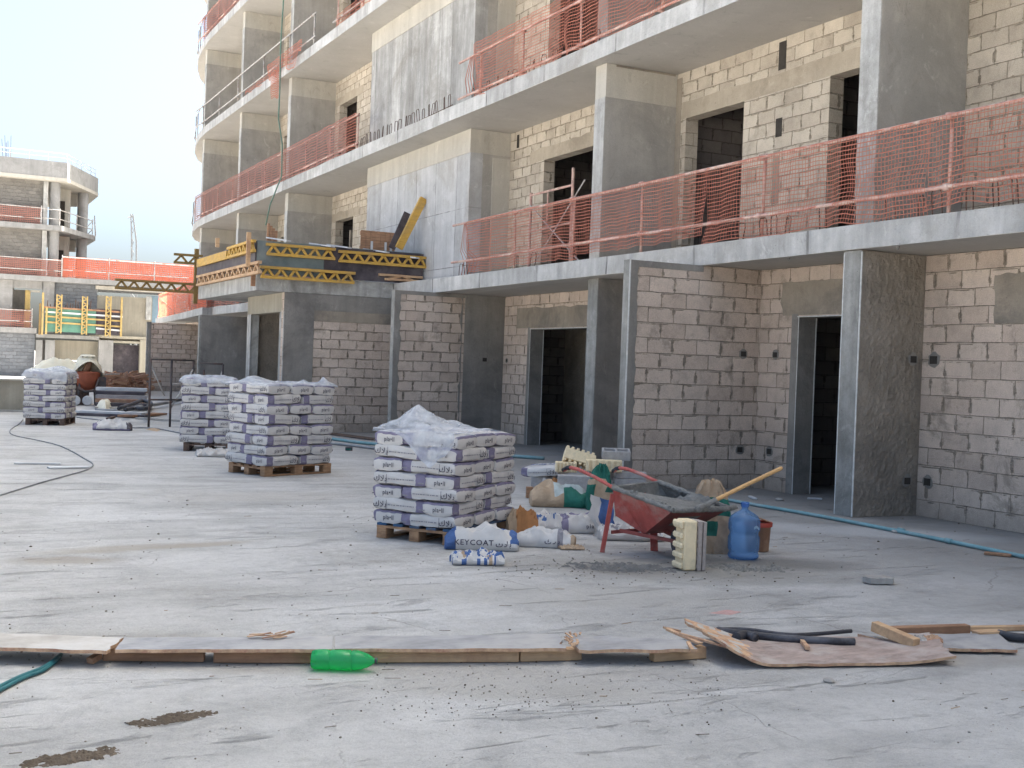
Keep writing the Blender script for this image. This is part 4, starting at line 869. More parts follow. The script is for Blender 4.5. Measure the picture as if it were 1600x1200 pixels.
def stack(loc, th, layers, top_layer, h, where, full_top=True, missing=()):
    Mt = Matrix.Translation((loc.x, loc.y, 0)) @ Matrix.Rotation(th, 4, 'Z'); seq = []
    for l in range(layers):
        pat = top_layer if (layers - 1 - l) % 2 == 0 else ('B' if top_layer == 'A' else 'A'); last = l == layers - 1
        if pat == 'A':
            q = [(.2, .27, -90, 1, 'front corner'), (.6, .27, -90, 1, 'right side middle'), (1.0, .27, -90, 1, 'right end'), (.29, .70, 0, .8, 'left end')]
            if last: q.append((.9, .70, 0, .8, 'hidden rear corner'))
        else:
            q = [(.295, .15, 0, .82, 'front corner'), (.90, .15, 0, .82, 'right end'), (.19, .58, 90, 1, 'left end')]
            if last: q += [(.6, .58, 90, 1, 'middle of the back'), (1.0, .58, 90, 1, 'rear corner')]
        for (x, y, rz, wy, place) in q:
            me = BAGS[rnd.randrange(7)]; nb[0] += 1
            o = bpy.data.objects.new('plaster_bag', me); COL.objects.link(o)
            jit = Matrix.Translation((x + rnd.uniform(-.014, .014), y + rnd.uniform(-.014, .014), .14 + h * (l + .5) + rnd.uniform(-.004, .004))) @ Matrix.Rotation(R(rz + rnd.uniform(-2.5, 2.5)), 4, 'Z') @ Matrix.Rotation(R(rnd.uniform(-1.6, 1.6)), 4, 'Y') @ Matrix.Rotation(R(rnd.uniform(-1.5, 1.5)), 4, 'X')
            o.matrix_world = Mt @ jit @ Matrix.Diagonal((1.015, wy * 1.03, (h + .007) / BH, 1))
            nm = ORD[l] if not last else 'top'
            tag(o, f'white purple plaster bag, {nm} layer of the {where}, {place}', 'bag', 'plaster bags stacked on pallets')
def film(loc, th, label, fn, nu=36, nv=26):
    m = MB(); m.grid(fn, nu, nv); o = m.build('wrap_film', 'film', None, 40, (loc.x, loc.y, 0), th); return tag(o, label, 'plastic film', 'plastic film hoods over the bags')
P1 = G(706, 853); T1 = R(37); P2 = G(413, 745); T2 = R(23.5); P3 = G(362, 706); T3 = R(74.5); P4 = G(100, 665); T4 = R(72.5)
pallet(P1, T1, 'wooden pallet with blue painted deck boards beside the wheelbarrow', 'blue_wood', 'wood')
pallet(P2, T2, 'light brown wooden pallet under the double-width stack with film peaks', 'wood', 'wood')
pallet(P3, T3, 'dark weathered pallet under the bag stack beside the scaffold frame', 'wood_dark', 'wood_dark')
pallet(P4, T4, 'dark pallet under the distant stack by the concrete planter', 'wood_dark', 'wood_dark')
stack(P1, T1, 7, 'A', .1205, 'blue pallet stack'); stack(P2, T2, 8, 'A', .141, 'brown pallet stack')
stack(P3, T3, 8, 'A', .136, 'scaffold-side stack'); stack(P4, T4, 8, 'A', .125, 'planter-side stack')
def f1(a, b):                                       # crumpled hood on the near stack, flap over its left face
    y = -.02 + .86 * b; p = -.34 + 1.12 * a; top = .995
    pk = .22 * max(0, 1 - abs((p - .2) / .30)) ** .8 * max(0, 1 - abs((y - .52) / .34)) ** .8 + .06 * math.exp(-((p - .45) / .14) ** 2 - ((y - .25) / .2) ** 2)
    fold = .03 * nz(p * 5, y * 5, 2) + .035 * abs(nz(p * 8, y * 7, 7))
    if p >= 0: return (p + .02 * nz(y * 6, p * 4), y + .02 * nz(p * 7, y * 3, 4), top + pk + fold + .012)
    L = max(.02, .30 * math.exp(-((y - .22) / .24) ** 2)); k = min(1, -p / .34)
    return (-.045 - .03 * abs(nz(y * 9, p * 7, 3)) - .02 * k, y, top + .012 - L * k * (1 + .15 * nz(y * 12, 1)) + fold * (1 - k))
film(P1, T1, 'crumpled clear plastic film peaking over the top of the blue pallet stack', f1, 44, 34)
def cap(top, peaks, drape, seed):
    def fn(a, b):
        x = -.08 + 1.36 * a; y = -.07 + 1.0 * b
        ex = max(0, -.0 - x, x - 1.2); ey = max(0, 0 - y, y - .86); d = max(ex, ey) / .1
        z = top + .006 + .012 * nz(x * 5, y * 5, seed) + .02 * abs(nz(x * 10, y * 8, seed + 3)) + sum(h * math.exp(-((x - px) ** 2 + (y - py) ** 2) / s ** 2) for px, py, h, s in peaks)
        z -= min(1, d) * drape * (1 + .3 * nz(x * 6, y * 6, seed + 1))
        return (min(max(x, -.035), 1.235) + .012 * nz(y * 8, z * 3, seed) , min(max(y, -.04), .905) + .012 * nz(x * 8, z * 3, seed + 5), z)
    return fn
film(P2, T2, 'clear plastic film with three pointed peaks over the brown pallet stack', cap(1.275, [(.12, .5, .075, .14), (.72, .1, .06, .07), (1.1, .12, .09, .06), (.3, .5, .03, .15)], .06, 11))
film(P3, T3, 'clear plastic film in two rounded humps over the scaffold-side stack', cap(1.225, [(.3, .2, .05, .25), (.35, .68, .055, .2), (.8, .4, .05, .3)], .1, 15))
film(P4, T4, 'bluish plastic film drawn over the planter-side stack and down its side', cap(1.15, [(.5, .3, .08, .3), (.3, .7, .05, .2), (.9, .3, .1, .25)], .22, 19))

# ------------------------------------------------------------------ crumpled and torn bags, loose blocks
def crumple(name, label, loc, rotz, L, W, H, mats, pick, seed, amp=.03, texts=(), nx=30, ny=18, cat='bag', group=None, flat=.35, tilt=(0, 0)):
    def fn(a, b, c):
        prof = (1 - .55 * abs(a) ** 3) * (1 - .6 * abs(b) ** 3)
        z = H * (flat + (1 - flat) * prof) * (.5 + .5 * c) * (1 + .5 * nz(a * 2, b * 2, seed)) + (amp * 1.5 * abs(nz(a * 4, b * 3.4, seed + 1)) + amp * .9 * abs(nz(a * 9, b * 7, seed + 3)) + amp * .4 * nz(a * 17, b * 14, seed + 3)) * (.5 + .5 * c)
        return (a * L / 2 * (1 + .12 * nz(b * 2, seed)) , b * W / 2 * (1 + .2 * nz(a * 2, seed + 4)) * (1 - .15 * c * c), max(.002, z))
    m = MB(); cube_grid(nx, ny, 3, fn, pick, m)
    for (tm, mat, mi) in texts: m.merge(tm, mat, mi)
    o = m.build(name, mats, None, 35, loc, rotz); o.rotation_euler.x = tilt[0]; o.rotation_euler.y = tilt[1]
    return tag(o, label, cat, group)
t_key = text_mesh('KEYCOAT', .07, .0010)
MT_ = lambda x, y, z, s=-1: Matrix.Translation((x, y, z)) @ Matrix.Rotation(R(62), 4, 'X')
crumple('torn_bag', 'opened white bag with dark blue ends and black lettering before the blue pallet', G(752, 856), R(-24), .62, .34, .17, ['paper', 'blue_ink', 'ink'],
        lambda a, b, c: 1 if a < -.72 or (.55 < a and b > .3) or (a > .8 and c > 0) else 0, 3, .017, [(t_key, MT_(-.07, -.178, .07), 2), (t_ar, MT_(.19, -.172, .06), 2)])
crumple('torn_bag', 'emptied white bag with grey band and brown torn end beside the lettered bag', G(852, 853), R(-28), .52, .24, .14, ['paper', 'ink_faint', 'kraft', 'ink'],
        lambda a, b, c: 1 if .42 < a < .62 else (2 if a > .86 else 0), 8, .02, [(t_ar, MT_(.06, -.125, .06), 3)])
crumple('paper_scrap', 'torn orange brown paper lining leaning at the corner of the blue pallet', G(815, 834), R(-10), .30, .12, .20, ['kraft_in', 'kraft'], lambda a, b, c: 0 if a > -.5 else 1, 12, .05, cat='paper')
crumple('paper_scrap', 'yellowish torn paper tip beyond the brown end of the emptied bag', G(893, 858), R(-18), .22, .12, .025, ['kraft', 'paper'], lambda a, b, c: 0, 14, .015, cat='paper')
crumple('torn_bag', 'small crumpled blue and white empty bag nearest the camera', G(746, 880), R(-20), .42, .24, .08, ['paper', 'blue_ink', 'kraft'], lambda a, b, c: 1 if abs(nz(a * 2.4, b * 2.4, 5)) < .13 else (2 if nz(a * 3, b * 3, 9) > .42 else 0), 17, .03)
crumple('torn_bag', 'rumpled white bag with blue scribbled print and purple end behind the emptied bag', G(858, 829), R(-20), .45, .35, .15, ['paper', 'purple', 'blue_ink'], lambda a, b, c: 1 if a > .45 else (2 if abs(nz(a * 5, b * 4, 2)) < .055 and c == 1 else 0), 21, .03)
crumple('torn_bag', 'slumped white bag with purple top left of the barrow leg', G(912, 831), R(-18), .50, .30, .16, ['paper', 'purple', 'ink'], lambda a, b, c: 1 if (c == 1 and .2 < b) or a < -.7 else 0, 24, .02, [(t_end, MT_(.06, -.155, .075), 2)])
m = MB(); m.grid(lambda a, b: (-.12 + .24 * b + .06 * nz(a * 3, b * 3), .04 * nz(b * 5, a * 3) + .10 * a, .40 * a * (1 - .2 * b)), 8, 8, 0); m.mi = [1 if (k % 8) > 2 else 0 for k in range(len(m.mi))]
tag(m.build('torn_bag', ['paper', 'blue_ink'], None, 50, G(944, 838), R(-12)), 'standing strip of blue and white bag behind the barrow leg', 'bag')
crumple('torn_bag', 'flattened white printed bag lying under the wheelbarrow', G(985, 842), R(-22), .62, .32, .11, ['paper', 'ink_faint'], lambda a, b, c: 1 if c == 1 and abs(nz(a * 6, b * 5, 2)) < .06 else 0, 28, .03)
crumple('torn_bag', 'scrap of white bag lying in front of the scaffold-side stack', G(338, 713), R(-8), .62, .3, .09, ['paper', 'ink_faint'], lambda a, b, c: 1 if a > .1 and b > .3 else 0, 33, .05)
crumple('torn_bag', 'single white and purple bag with dark torn mouth lying alone on the far screed', G(176, 672), R(-15), .75, .4, .16, ['paper', 'purple', 'ply_black'], lambda a, b, c: 1 if a < -.8 or (abs(b) == 1 and c < 0) else (2 if a > .82 else 0), 37, .04)
m = MB().box(-.06, -.04, 0, .06, .04, .06, 0); m.box(-.055, -.045, .012, .03, -.041, .04, 1); tag(m.build('small_carton', ['ply_black', 'green_print'], None, False, G(545, 704), R(-10)), 'small dark green carton lying alone near the annex', 'carton')

# green and brown paper sacks
def sack(label, loc, rotz, w_, d_, h_, seed, pick, mats, neck=.35, lean=0.0):
    def fn(a, b, c):
        t = (c + 1) / 2; s = 1 - (1 - neck) * max(0, (t - .55) / .45) ** 1.3; tw = .25 * nz(t * 2, seed)
        x = a * w_ / 2 * s * (1 - .08 * b * b) + lean * t * t + .025 * nz(b * 2, t * 4, seed) + .02 * abs(nz(b * 5 + a * 3, t * 8, seed + 1)); y = b * d_ / 2 * (1 - .4 * t) * (.5 + .5 * s) + .02 * nz(a * 2.5, t * 4, seed + 3) - .028 * abs(nz(a * 5, t * 7 + a * 2, seed + 4)) * (1 if b < 0 else -1)
        z = t * h_ * (1 - .04 * (a * a)) + (.05 * nz(a * 3, b * 3, seed + 6) if t > .8 else 0)
        return (x, y, z)
    m = MB(); cube_grid(18, 12, 24, fn, pick, m); return tag(m.build('paper_sack', mats, None, 60, loc, rotz), label, 'sack', 'green and brown paper sacks')
sack('upright brown paper sack with dark green twisted top behind the barrow handles', G(934, 796), R(-25), .28, .2, .52, 2, lambda a, b, c: 1 if (a < -.45 and c < .2) or c > .38 or (a > .6 and -.2 < c < .6) else 0, ['kraft', 'green_print'], .4, .02)
o = sack('tall brown sack with green band and torn top behind the mortar in the barrow', G(1106, 862), R(-22), .38, .24, .64, 5, lambda a, b, c: 1 if .05 < c < .62 or (abs(a + .1) < .35 and -.5 < c < -.1) else 0, ['kraft', 'green_print'], .5, .0)
crumple('paper_sack', 'brown, pale and green paper sack lying flat beside the upright sack', G(872, 790), R(-22), .66, .42, .23, ['kraft', 'green_print', 'pale_green'], lambda a, b, c: (1 if (abs(b) == 1 or b < -.3) else 2) if a > .12 else (0 if a < -.2 or c < 1 else 2), 41, .025, cat='sack', group='green and brown paper sacks')
# white bag lying on a block
bz = G(850, 768)
def block_obj(label, c, rotz, l, w_, h_, mats, kind='solid', rot=None):
    m = MB()
    if kind == 'hollow':
        m.box(-l / 2, -w_ / 2, 0, l / 2, -w_ / 2 + .03, h_); m.box(-l / 2, w_ / 2 - .03, 0, l / 2, w_ / 2, h_)
        for x in (-l / 2, -.015, l / 2 - .03): m.box(x, -w_ / 2 + .0302, 0, x + .03, w_ / 2 - .0302, h_)
        m.box(-l / 2 + .03, -w_ / 2 + .03, .02, l / 2 - .03, w_ / 2 - .03, .05)
    elif kind == 'foam':
        n = 6
        m.box(-l / 2, -w_ / 2 + .03, 0, l / 2, w_ / 2 - .03, h_, 0)
        for i in range(n):
            x = -l / 2 + l * i / n; m.box(x + .004, -w_ / 2, .006, x + l / n * .62, -w_ / 2 + .0298, h_ - .008, 0); m.box(x + .004, w_ / 2 - .0298, .006, x + l / n * .62, w_ / 2, h_ - .008, 0)
    else:
        m.box(-l / 2, -w_ / 2, 0, l / 2, w_ / 2, h_, 0)
    o = m.build('building_block', mats, None, False, c, rotz, .006, rot); return tag(o, label, 'block', 'loose blocks in the heap behind the barrow')
block_obj('grey block standing under the white bag beside the heap', Vector((bz.x, bz.y, 0)), R(-30), .34, .2, .2, 'block_grey')
o = bpy.data.objects.new('plaster_bag', BAGS[1]); COL.objects.link(o); o.location = (bz.x + .02, bz.y, .285); o.rotation_euler = (R(6), R(-5), R(-58)); tag(o, 'white and purple plaster bag lying on a grey block beside the block heap', 'bag')
m = MB().box(-.04, -.03, 0, .04, .03, .14); tag(m.build('timber_offcut', 'wood_brown', None, False, G(827, 778), R(-10), .004), 'small upright brown timber offcut left of the flat sack', 'timber')
crumple('paper_scrap', 'brown torn paper lying between the white bag and the flat sack', G(862, 773), R(-20), .3, .14, .16, ['kraft_in', 'paper'], lambda a, b, c: 1 if a < -.4 else 0, 45, .04, cat='paper')
HB = G(930, 781)
def hp(dx, dy, z): return Vector((HB.x + dx, HB.y + dy, z))
hr = R(-26.5)
def cx(px, py, dy): q = OY(px, py, HB.y + dy); return q
q = cx(896, 765, .1); block_obj('large plain grey block at the left foot of the heap', Vector((q.x, q.y, 0)), hr, .40, .2, .30, 'block_grey')
q = cx(884, 740, .42); block_obj('small cream foam block lying at the left of the heap top', Vector((q.x, q.y, .31)), hr, .27, .2, .13, 'foam', 'foam')
q = cx(930, 770, .35); block_obj('grey block low in the middle of the heap', Vector((q.x, q.y, 0)), hr, .42, .2, .20, 'block_grey'); block_obj('second grey block under the long cream foam block', Vector((q.x + .2, q.y + .1, .203)), hr, .42, .2, .13, 'block_grey')
q = cx(908, 725, .5); block_obj('grooved cream foam block tilted on top of the heap', Vector((q.x - .05, q.y, .45)), 0, .40, .2, .2, 'foam', 'foam', (R(70), R(14), hr))
q = cx(943, 730, .2); block_obj('long cream foam block in the middle of the heap', Vector((q.x, q.y, .335)), hr, .46, .2, .15, 'foam', 'foam')
q = cx(962, 720, .25); block_obj('hollow grey block on the top right of the heap', Vector((q.x, q.y, .49)), hr, .36, .18, .12, 'block_grey', 'hollow', (R(12), 0, hr))
for i in range(4):
    q = cx(980, 770, .15); block_obj(['lowest flat grey slab block at the right of the heap', 'second flat grey slab block at the right of the heap', 'third flat grey slab block at the right of the heap', 'uppermost flat grey slab block at the right of the heap'][i], Vector((q.x + .012 * i, q.y, .084 * i)), hr + .03 * i, .40, .2, .08, 'block_grey')
m = MB(); [m.box(i * .16, 0, 0, i * .16 + .1, .8, .02) for i in range(6)]; 
q = G(905, 783); pz = empty('wooden_pallet', 'low broken pallet boards at the foot of the block heap', 'pallet', q, hr)
for i in range(3): MB().box(0, i * .1, .02, .75, i * .1 + .08, .04).build('deck_board', 'wood', pz); MB().box(i * .3, 0, 0, i * .3 + .08, .3, .0198).build('skid', 'wood', pz)
# insulated block standing on end in front of the barrow
root = empty('insulated_block', 'cream foam and grey leaf insulated block standing on end before the barrow', 'block', G(1073, 889), R(-12))
m = MB(); m.box(-.07, -.09, 0, .045, .10, .41, 0)
for i in range(5): m.box(-.098, -.088 + .0, .012 + i * .082, -.0702, .098, .012 + i * .082 + .05, 0)
m.box(-.104, -.086, .355, -.0702, .096, .405, 0)
m.build('foam_core', 'foam', root, bevel=.012)
m = MB(); m.box(.053, -.095, 0, .088, .10, .405, 0)
for i in range(6): m.box(.0452, -.092, .02 + i * .068, .0528, .098, .05 + i * .068, 0)
m.build('block_leaf', 'foam_edge', root, bevel=.003); MB().box(.098, -.09, .0, .128, .10, .40).build('block_leaf', 'foam_edge', root, bevel=.003)
MB().box(.0882, -.06, .02, .0978, .08, .38).build('joint', 'rough', root)

# ------------------------------------------------------------------ wheelbarrow with mortar and shovel
wb = empty('wheelbarrow', 'worn red steel wheelbarrow full of grey mortar', 'wheelbarrow', (5.8, 9.0, 0)); wi = Matrix.Translation(-wb.location)
def wpart(m, nm, mt, sm=False, bevel=0): m.xf(wi); return m.build(nm, mt, wb, sm, bevel=bevel)
A, B_, C_, E_ = Vector((5.57, 9.10, .585)), Vector((5.80, 8.48, .452)), Vector((6.40, 8.50, .452)), Vector((6.20, 9.33, .60))
R1, F1, F2, R2 = Vector((5.62, 9.12, .33)), Vector((5.85, 9.0, .175)), Vector((6.40, 9.10, .17)), Vector((6.20, 9.28, .33))
cen = (A + B_ + C_ + E_) / 4
m = MB(); m.add([A, B_, C_, E_, R1, F1, F2, R2], [(0, 4, 5), (0, 5, 1), (3, 2, 6), (3, 6, 7), (0, 3, 7, 4), (4, 7, 6, 5)], 0); m.add([B_, F1, F2, C_], [(0, 1, 2, 3)], 1)
ins = lambda p: p + (cen - p).normalized() * .02
m.add([ins(p) for p in (A, B_, C_, E_, R1, F1, F2, R2)], [(5, 4, 0), (1, 5, 0), (6, 2, 3), (7, 6, 3), (4, 7, 3, 0), (5, 6, 7, 4), (2, 6, 5, 1)], 2)
wpart(m, 'tray', ['red', 'red_dark', 'mortar'])
def lumpy(a, b, r, n=26, seed=0, amp=.5): return [a.lerp(b, i / n) + Vector((.006 * nz(i * .9, seed), .006 * nz(i * .9, seed + 2), .008 * nz(i * .7, seed + 4))) for i in range(n + 1)], [r * (1 + amp * abs(nz(i * .63, seed + 7)) + amp * .6 * nz(i * .31, seed)) for i in range(n + 1)]
m = MB()
for (a, b, r, s) in ((A, B_, .021, 1), (B_, C_, .024, 2), (C_, E_, .024, 3), (E_, A, .013, 4)):
    p, rr = lumpy(a, b, r, seed=s * 11); m.tube(p, rr, 8)
p, rr = lumpy(C_, C_ + Vector((.09, .02, .01)), .022, 6, 3); m.tube(p, rr, 8)
wpart(m, 'mortar_crust', 'mortar', 70)
m = MB()
def heap(a, b):
    a = .09 + .82 * a; b = .05 + .88 * b; p0 = ins(A).lerp(ins(B_), b); p1 = ins(E_).lerp(ins(C_), b); p = p0.lerp(p1, a)
    z = p.z - .13 * math.sin(math.pi * min(1, a * 1.1)) ** .7 * (1 - .35 * b) - .20 * max(0, 1 - b * 1.7) - .05 * math.exp(-((a - .35) / .25) ** 2) + .045 * abs(nz(p.x * 8, p.y * 8)) + .022 * nz(p.x * 24, p.y * 26, 4) + .006 * nz(p.x * 60, p.y * 60, 4) + .05 * math.exp(-((a - .85) / .18) ** 2 - ((b - .7) / .3) ** 2)
    for (q0, q1, q2) in ((A, R1, F1), (A, F1, B_), (B_, F1, F2)):
        nn = (q1 - q0).cross(q2 - q0)
        if abs(nn.z) > 1e-5: z = max(z, min(p.z, q0.z - (nn.x * (p.x - q0.x) + nn.y * (p.y - q0.y)) / nn.z + .03))
    return (p.x, p.y, z)
m.grid(heap, 60, 60); wpart(m, 'mortar_fill', 'mortar', True)
m = MB()
for i in range(26):
    t = rnd.random(); p = A.lerp(B_, t) + Vector((rnd.uniform(-.015, .03), rnd.uniform(-.02, .02), rnd.uniform(.0, .025))); r = rnd.uniform(.008, .022)
    m.lathe([(r * .2, -r), (r, -r * .3), (r * .8, r * .5), (r * .1, r * .9)], 6, p)
wpart(m, 'mortar_lump', 'mortar', 60)
for (s, e, nm) in ((A, Vector((5.49, 9.86, .665)), 'handle'), (E_, Vector((6.11, 9.98, .64)), 'handle')):
    d = e - s; m = MB(); m.tube([s + Vector((0, 0, -.004)) - d * .03, s + d * .35 + Vector((0, 0, .035)), s + d * .7 + Vector((0, 0, .055)), s + d * .88 + Vector((0, 0, .045)), e], .017, 8); wpart(m, nm, 'red', True)
    m = MB(); m.tube([s + d * .86 + Vector((0, 0, .048)), s + d * .94 + Vector((0, 0, .03)), e + d * .01], .021, 8); wpart(m, 'grip', 'rubber', True)
for a, b, nm in ((A + Vector((0, 0, -.06)), Vector((5.52, 9.16, .0)), 'leg'), (Vector((6.07, 9.2, .33)), Vector((6.04, 9.11, 0)), 'leg')):
    m = MB(); m.beam(a, b, .01, .04 if a.x < 6 else .075, (1, 0, 0)); m.beam(a + Vector((.018, .01, 0)), b + Vector((.018, .01, 0)), .036, .008, (1, 0, 0)); wpart(m, nm, 'red')
m = MB(); m.beam((5.66, 9.1, .2), (5.98, 8.7, .15), .03, .03); m.beam((6.1, 9.15, .2), (6.1, 8.72, .15), .03, .03); m.beam((5.6, 9.14, .18), (6.07, 9.14, .2), .02, .03); wpart(m, 'under_frame', 'red_dark')
wl = empty('wheel', None, None, (0, 0, 0)); wl.parent = wb
def wsub(m, nm, mt): m.xf(wi); return m.build(nm, mt, wl, 40)
tm = Matrix.Translation((6.03, 8.66, .15)) @ Matrix.Rotation(R(90), 4, 'Y')
m = MB(); m.lathe([(.10, -.03), (.135, -.035), (.15, 0), (.135, .035), (.10, .03)], 28); m.xf(tm); wsub(m, 'tyre', 'rubber')
m = MB(); m.lathe([(.02, -.05), (.025, -.02), (.099, -.018), (.099, .018), (.025, .02), (.02, .05)], 24); m.xf(tm); wsub(m, 'rim', 'red_dark')
sh = empty('shovel', 'wooden handled shovel stuck in the barrow mortar', 'shovel', (6.1, 8.5, .46)); shi = Matrix.Translation(-sh.location)
a, b = Vector((6.03, 8.42, .475)), Vector((6.95, 8.50, .802)); m = MB(); m.tube([a, a.lerp(b, .5) + Vector((0, 0, .004)), b], [.019, .0185, .018], 10); m.xf(shi); m.build('handle', 'handle', sh, 40)
m = MB(); d = (b - a).normalized(); p, rr = lumpy(a - d * .04, a + d * .18, .026, 10, 5); m.tube(p, rr, 8); m.xf(shi); m.build('socket', 'mortar', sh, True)
m = MB(); m.add([Vector((5.94, 8.60, .47)), Vector((6.10, 8.58, .475)), Vector((6.12, 8.80, .46)), Vector((6.02, 8.86, .45)), Vector((5.93, 8.80, .45))], [(0, 1, 2, 3, 4)]); m.xf(shi); m.build('blade', 'mortar', sh)

# ------------------------------------------------------------------ water jug, bucket, bottle
def jugprof():
    pr = [(.02, 0), (.115, .0), (.132, .012), (.137, .03), (.129, .05), (.125, .062), (.136, .08), (.137, .19), (.128, .205), (.123, .222), (.128, .24), (.138, .255), (.137, .325), (.132, .35), (.118, .375), (.085, .40), (.048, .42), (.032, .432), (.029, .44), (.029, .475), (.033, .478), (.033, .492), (.0, .493)]
    return pr
root = empty('water_jug', 'big translucent blue water jug beside the barrow', 'water jug', G(1161, 872), R(20))
m = MB(); m.lathe(jugprof(), 32, wob=lambda r, z, t: r * (1 + .012 * math.sin(4 * t) * (1 if .06 < z < .36 else 0))); m.build('body', 'jug', root, 50)
m = MB(); m.lathe([(.034, .455), (.037, .46), (.037, .494), (.03, .499)], 20); m.build('cap', 'jug', root, 50)
t_h = text_mesh('~', .07, .004); m = MB(); 
for i in range(8):
    t0 = R(-110 + i * 6.5); t1 = R(-110 + (i + 1) * 6.5); z0 = .27 + .012 * math.sin(i * .9); z1 = .27 + .012 * math.sin((i + 1) * .9); rr = .1385
    m.add([(rr * math.cos(t0), rr * math.sin(t0), z0), (rr * math.cos(t1), rr * math.sin(t1), z1), (rr * math.cos(t1), rr * math.sin(t1), z1 + .022), (rr * math.cos(t0), rr * math.sin(t0), z0 + .022)], [(0, 1, 2, 3)])
m.build('faded_label', 'sky_blue', root)
root = empty('bucket', 'brown splashed bucket with red rim and bent lid behind the blue jug', 'bucket', G(1183, 860), 0)
m = MB(); m.lathe([(.10, 0), (.105, .005), (.118, .25), (.112, .25), (.10, .02), (.0, .02)], 28); m.build('body', 'tin', root, 50)
m = MB(); m.lathe([(.119, .225), (.13, .228), (.132, .262), (.124, .27), (.114, .268), (.114, .23)], 28); m.build('rim', 'tin_rim', root, 50)
m = MB(); m.lathe([(.0, 0), (.12, .0), (.126, .008), (.118, .012), (.0, .01)], 24); m.build('lid', 'tin', root, 50, (-.015, -.01, .30), rot=(R(6), R(17), 0))
root = empty('plastic_bottle', 'green plastic drink bottle lying against the timber batten', 'bottle', G(536, 1047) + Vector((0, 0, .053)), R(-24.5))
bp = [(.010, -.148), (.022, -.162), (.034, -.168), (.044, -.164), (.050, -.15), (.0525, -.13), (.053, -.10), (.0525, -.078), (.048, -.070), (.0525, -.062), (.053, -.02), (.0525, .035), (.0475, .043), (.052, .051), (.0515, .07), (.046, .10), (.035, .128), (.022, .15), (.0145, .16), (.0135, .166), (.0135, .178), (.0, .178)]
m = MB(); m.lathe(bp, 30, wob=lambda r, z, t: r * (1 - (.42 * max(0, math.cos(5 * t + .6)) ** 2 * min(1, (-.118 - z) / .03) if z < -.118 else 0) + .05 * nz(math.cos(t) * 2, math.sin(t) * 2, z * 18))); m.xf(Matrix.Rotation(R(90), 4, 'Y')); m.build('body', 'bottle', root, 50)
m = MB(); m.lathe([(.0132, .164), (.0168, .164), (.0168, .176), (.0132, .176)], 16); m.xf(Matrix.Rotation(R(90), 4, 'Y')); m.build('neck_ring', 'ply_black', root, 50)
# ------------------------------------------------------------------ boards and battens across the foreground
def sheet(nm, label, cat, corners, t, mats, seed, amp=.008, group=None, ragged=(0, 0), nu=24, nv=6, zf=None):
    """corners: far-left, far-right, near-right, near-left (world points of the top face)"""
    a, b, c, d = corners
    o = (a + b + c + d) / 4; o = Vector((o.x, o.y, 0))
    def fn(u, v):
        uu = u + ragged[0] * nz(v * 6, seed) * (1 - u) + ragged[1] * nz(v * 7, seed + 3) * u
        p = a.lerp(b, uu).lerp(d.lerp(c, uu), v + .05 * nz(u * 7, seed + 8) * (1 if v in (0, 1) else 0)) - o
        p.z += amp * nz(u * 4, v * 2, seed) + (zf(u, v) if zf else 0); return p
    m = MB(); m.grid(fn, nu, nv, 0, t)
    nt_ = nu * nv; m.mi = [0] * nt_ + [0] * nt_ + [1] * (len(m.f) - 2 * nt_)
    return tag(m.build(nm, mats, None, False, o), label, cat, group)
Z = .088
def Q(*px, z=Z): return [G(x, y, z) for x, y in px]
gp = 'plywood strips laid in a line across the foreground'
sheet('plywood_strip', 'dusty pale plywood strip at the left end of the foreground line', 'board', Q((-90, 985), (193, 996), (166, 1017), (-90, 1008)), .018, ['ply_dusty', 'ply_edge'], 1, .006, gp, (0, .03))
sheet('plywood_strip', 'grey plywood strip resting on the two shorter battens', 'board', Q((194, 996), (520, 994), (519, 1014), (180, 1015)), .018, ['ply_top', 'ply_edge'], 2, .008, gp, (.02, 0))
sheet('plywood_strip', 'long grey plywood strip behind the green bottle', 'board', Q((523, 994), (872, 991), (884, 1013), (523, 1014)), .018, ['ply_top', 'ply_edge'], 3, .006, gp, (0, .03))
sheet('plywood_strip', 'grey plywood strip with splintered left end bridging a dark gap', 'board', Q((884, 992), (1070, 999), (1090, 1014), (905, 1015)), .018, ['ply_top', 'ply_edge'], 4, .010, gp, (.06, 0))
def batten(label, p0, p1, w_=.06, h_=.066, mat='wood_brown', z=0, grp='timber battens under the plywood line'):
    a, b = G(*p0), G(*p1); d = (b - a); L_ = d.length; ang = math.atan2(d.y, d.x)
    m = MB(); n = 10
    m.box(0, 0, 0, L_, w_, h_)
    return tag(m.build('timber_batten', mat, None, False, a + Vector((0, 0, z)), ang, .004), label, 'batten', grp)
batten('brown batten left of the dark slot in the foreground line', (160, 1033), (318, 1035))
batten('brown knotty batten whose right end meets the green bottle', (333, 1036), (492, 1037))
batten('long pale batten right of the green bottle', (560, 1036), (811, 1035), mat='wood_pale')
batten('pale batten with nail holes at its right end beside the dark gap', (813, 1034.5), (909, 1032), mat='wood_pale')
batten('short pale batten under the splintered tip of the pinkish plywood', (1022, 1035), (1104, 1029), mat='wood_pale')
m = MB()
for i in range(16):
    q = G(rnd.uniform(888, 910), rnd.uniform(990, 1012), Z + .012); r = rnd.uniform(.01, .04); t = rnd.uniform(0, 3); m.beam(q, q + Vector((r * math.cos(t), r * math.sin(t), rnd.uniform(0, .02))), .012, .006)
tag(m.build('splinter_heap', 'ply_edge'), 'broken pale splinters at the joint of two plywood strips', 'splinters', None, 'stuff')
m = MB()
for i in range(14):
    q = G(rnd.uniform(385, 440), rnd.uniform(990, 998), Z + .01); t = rnd.uniform(-.6, .3); r = rnd.uniform(.04, .13); m.beam(q, q + Vector((r * math.cos(t), r * math.sin(t), rnd.uniform(0, .03))), .012, .004)
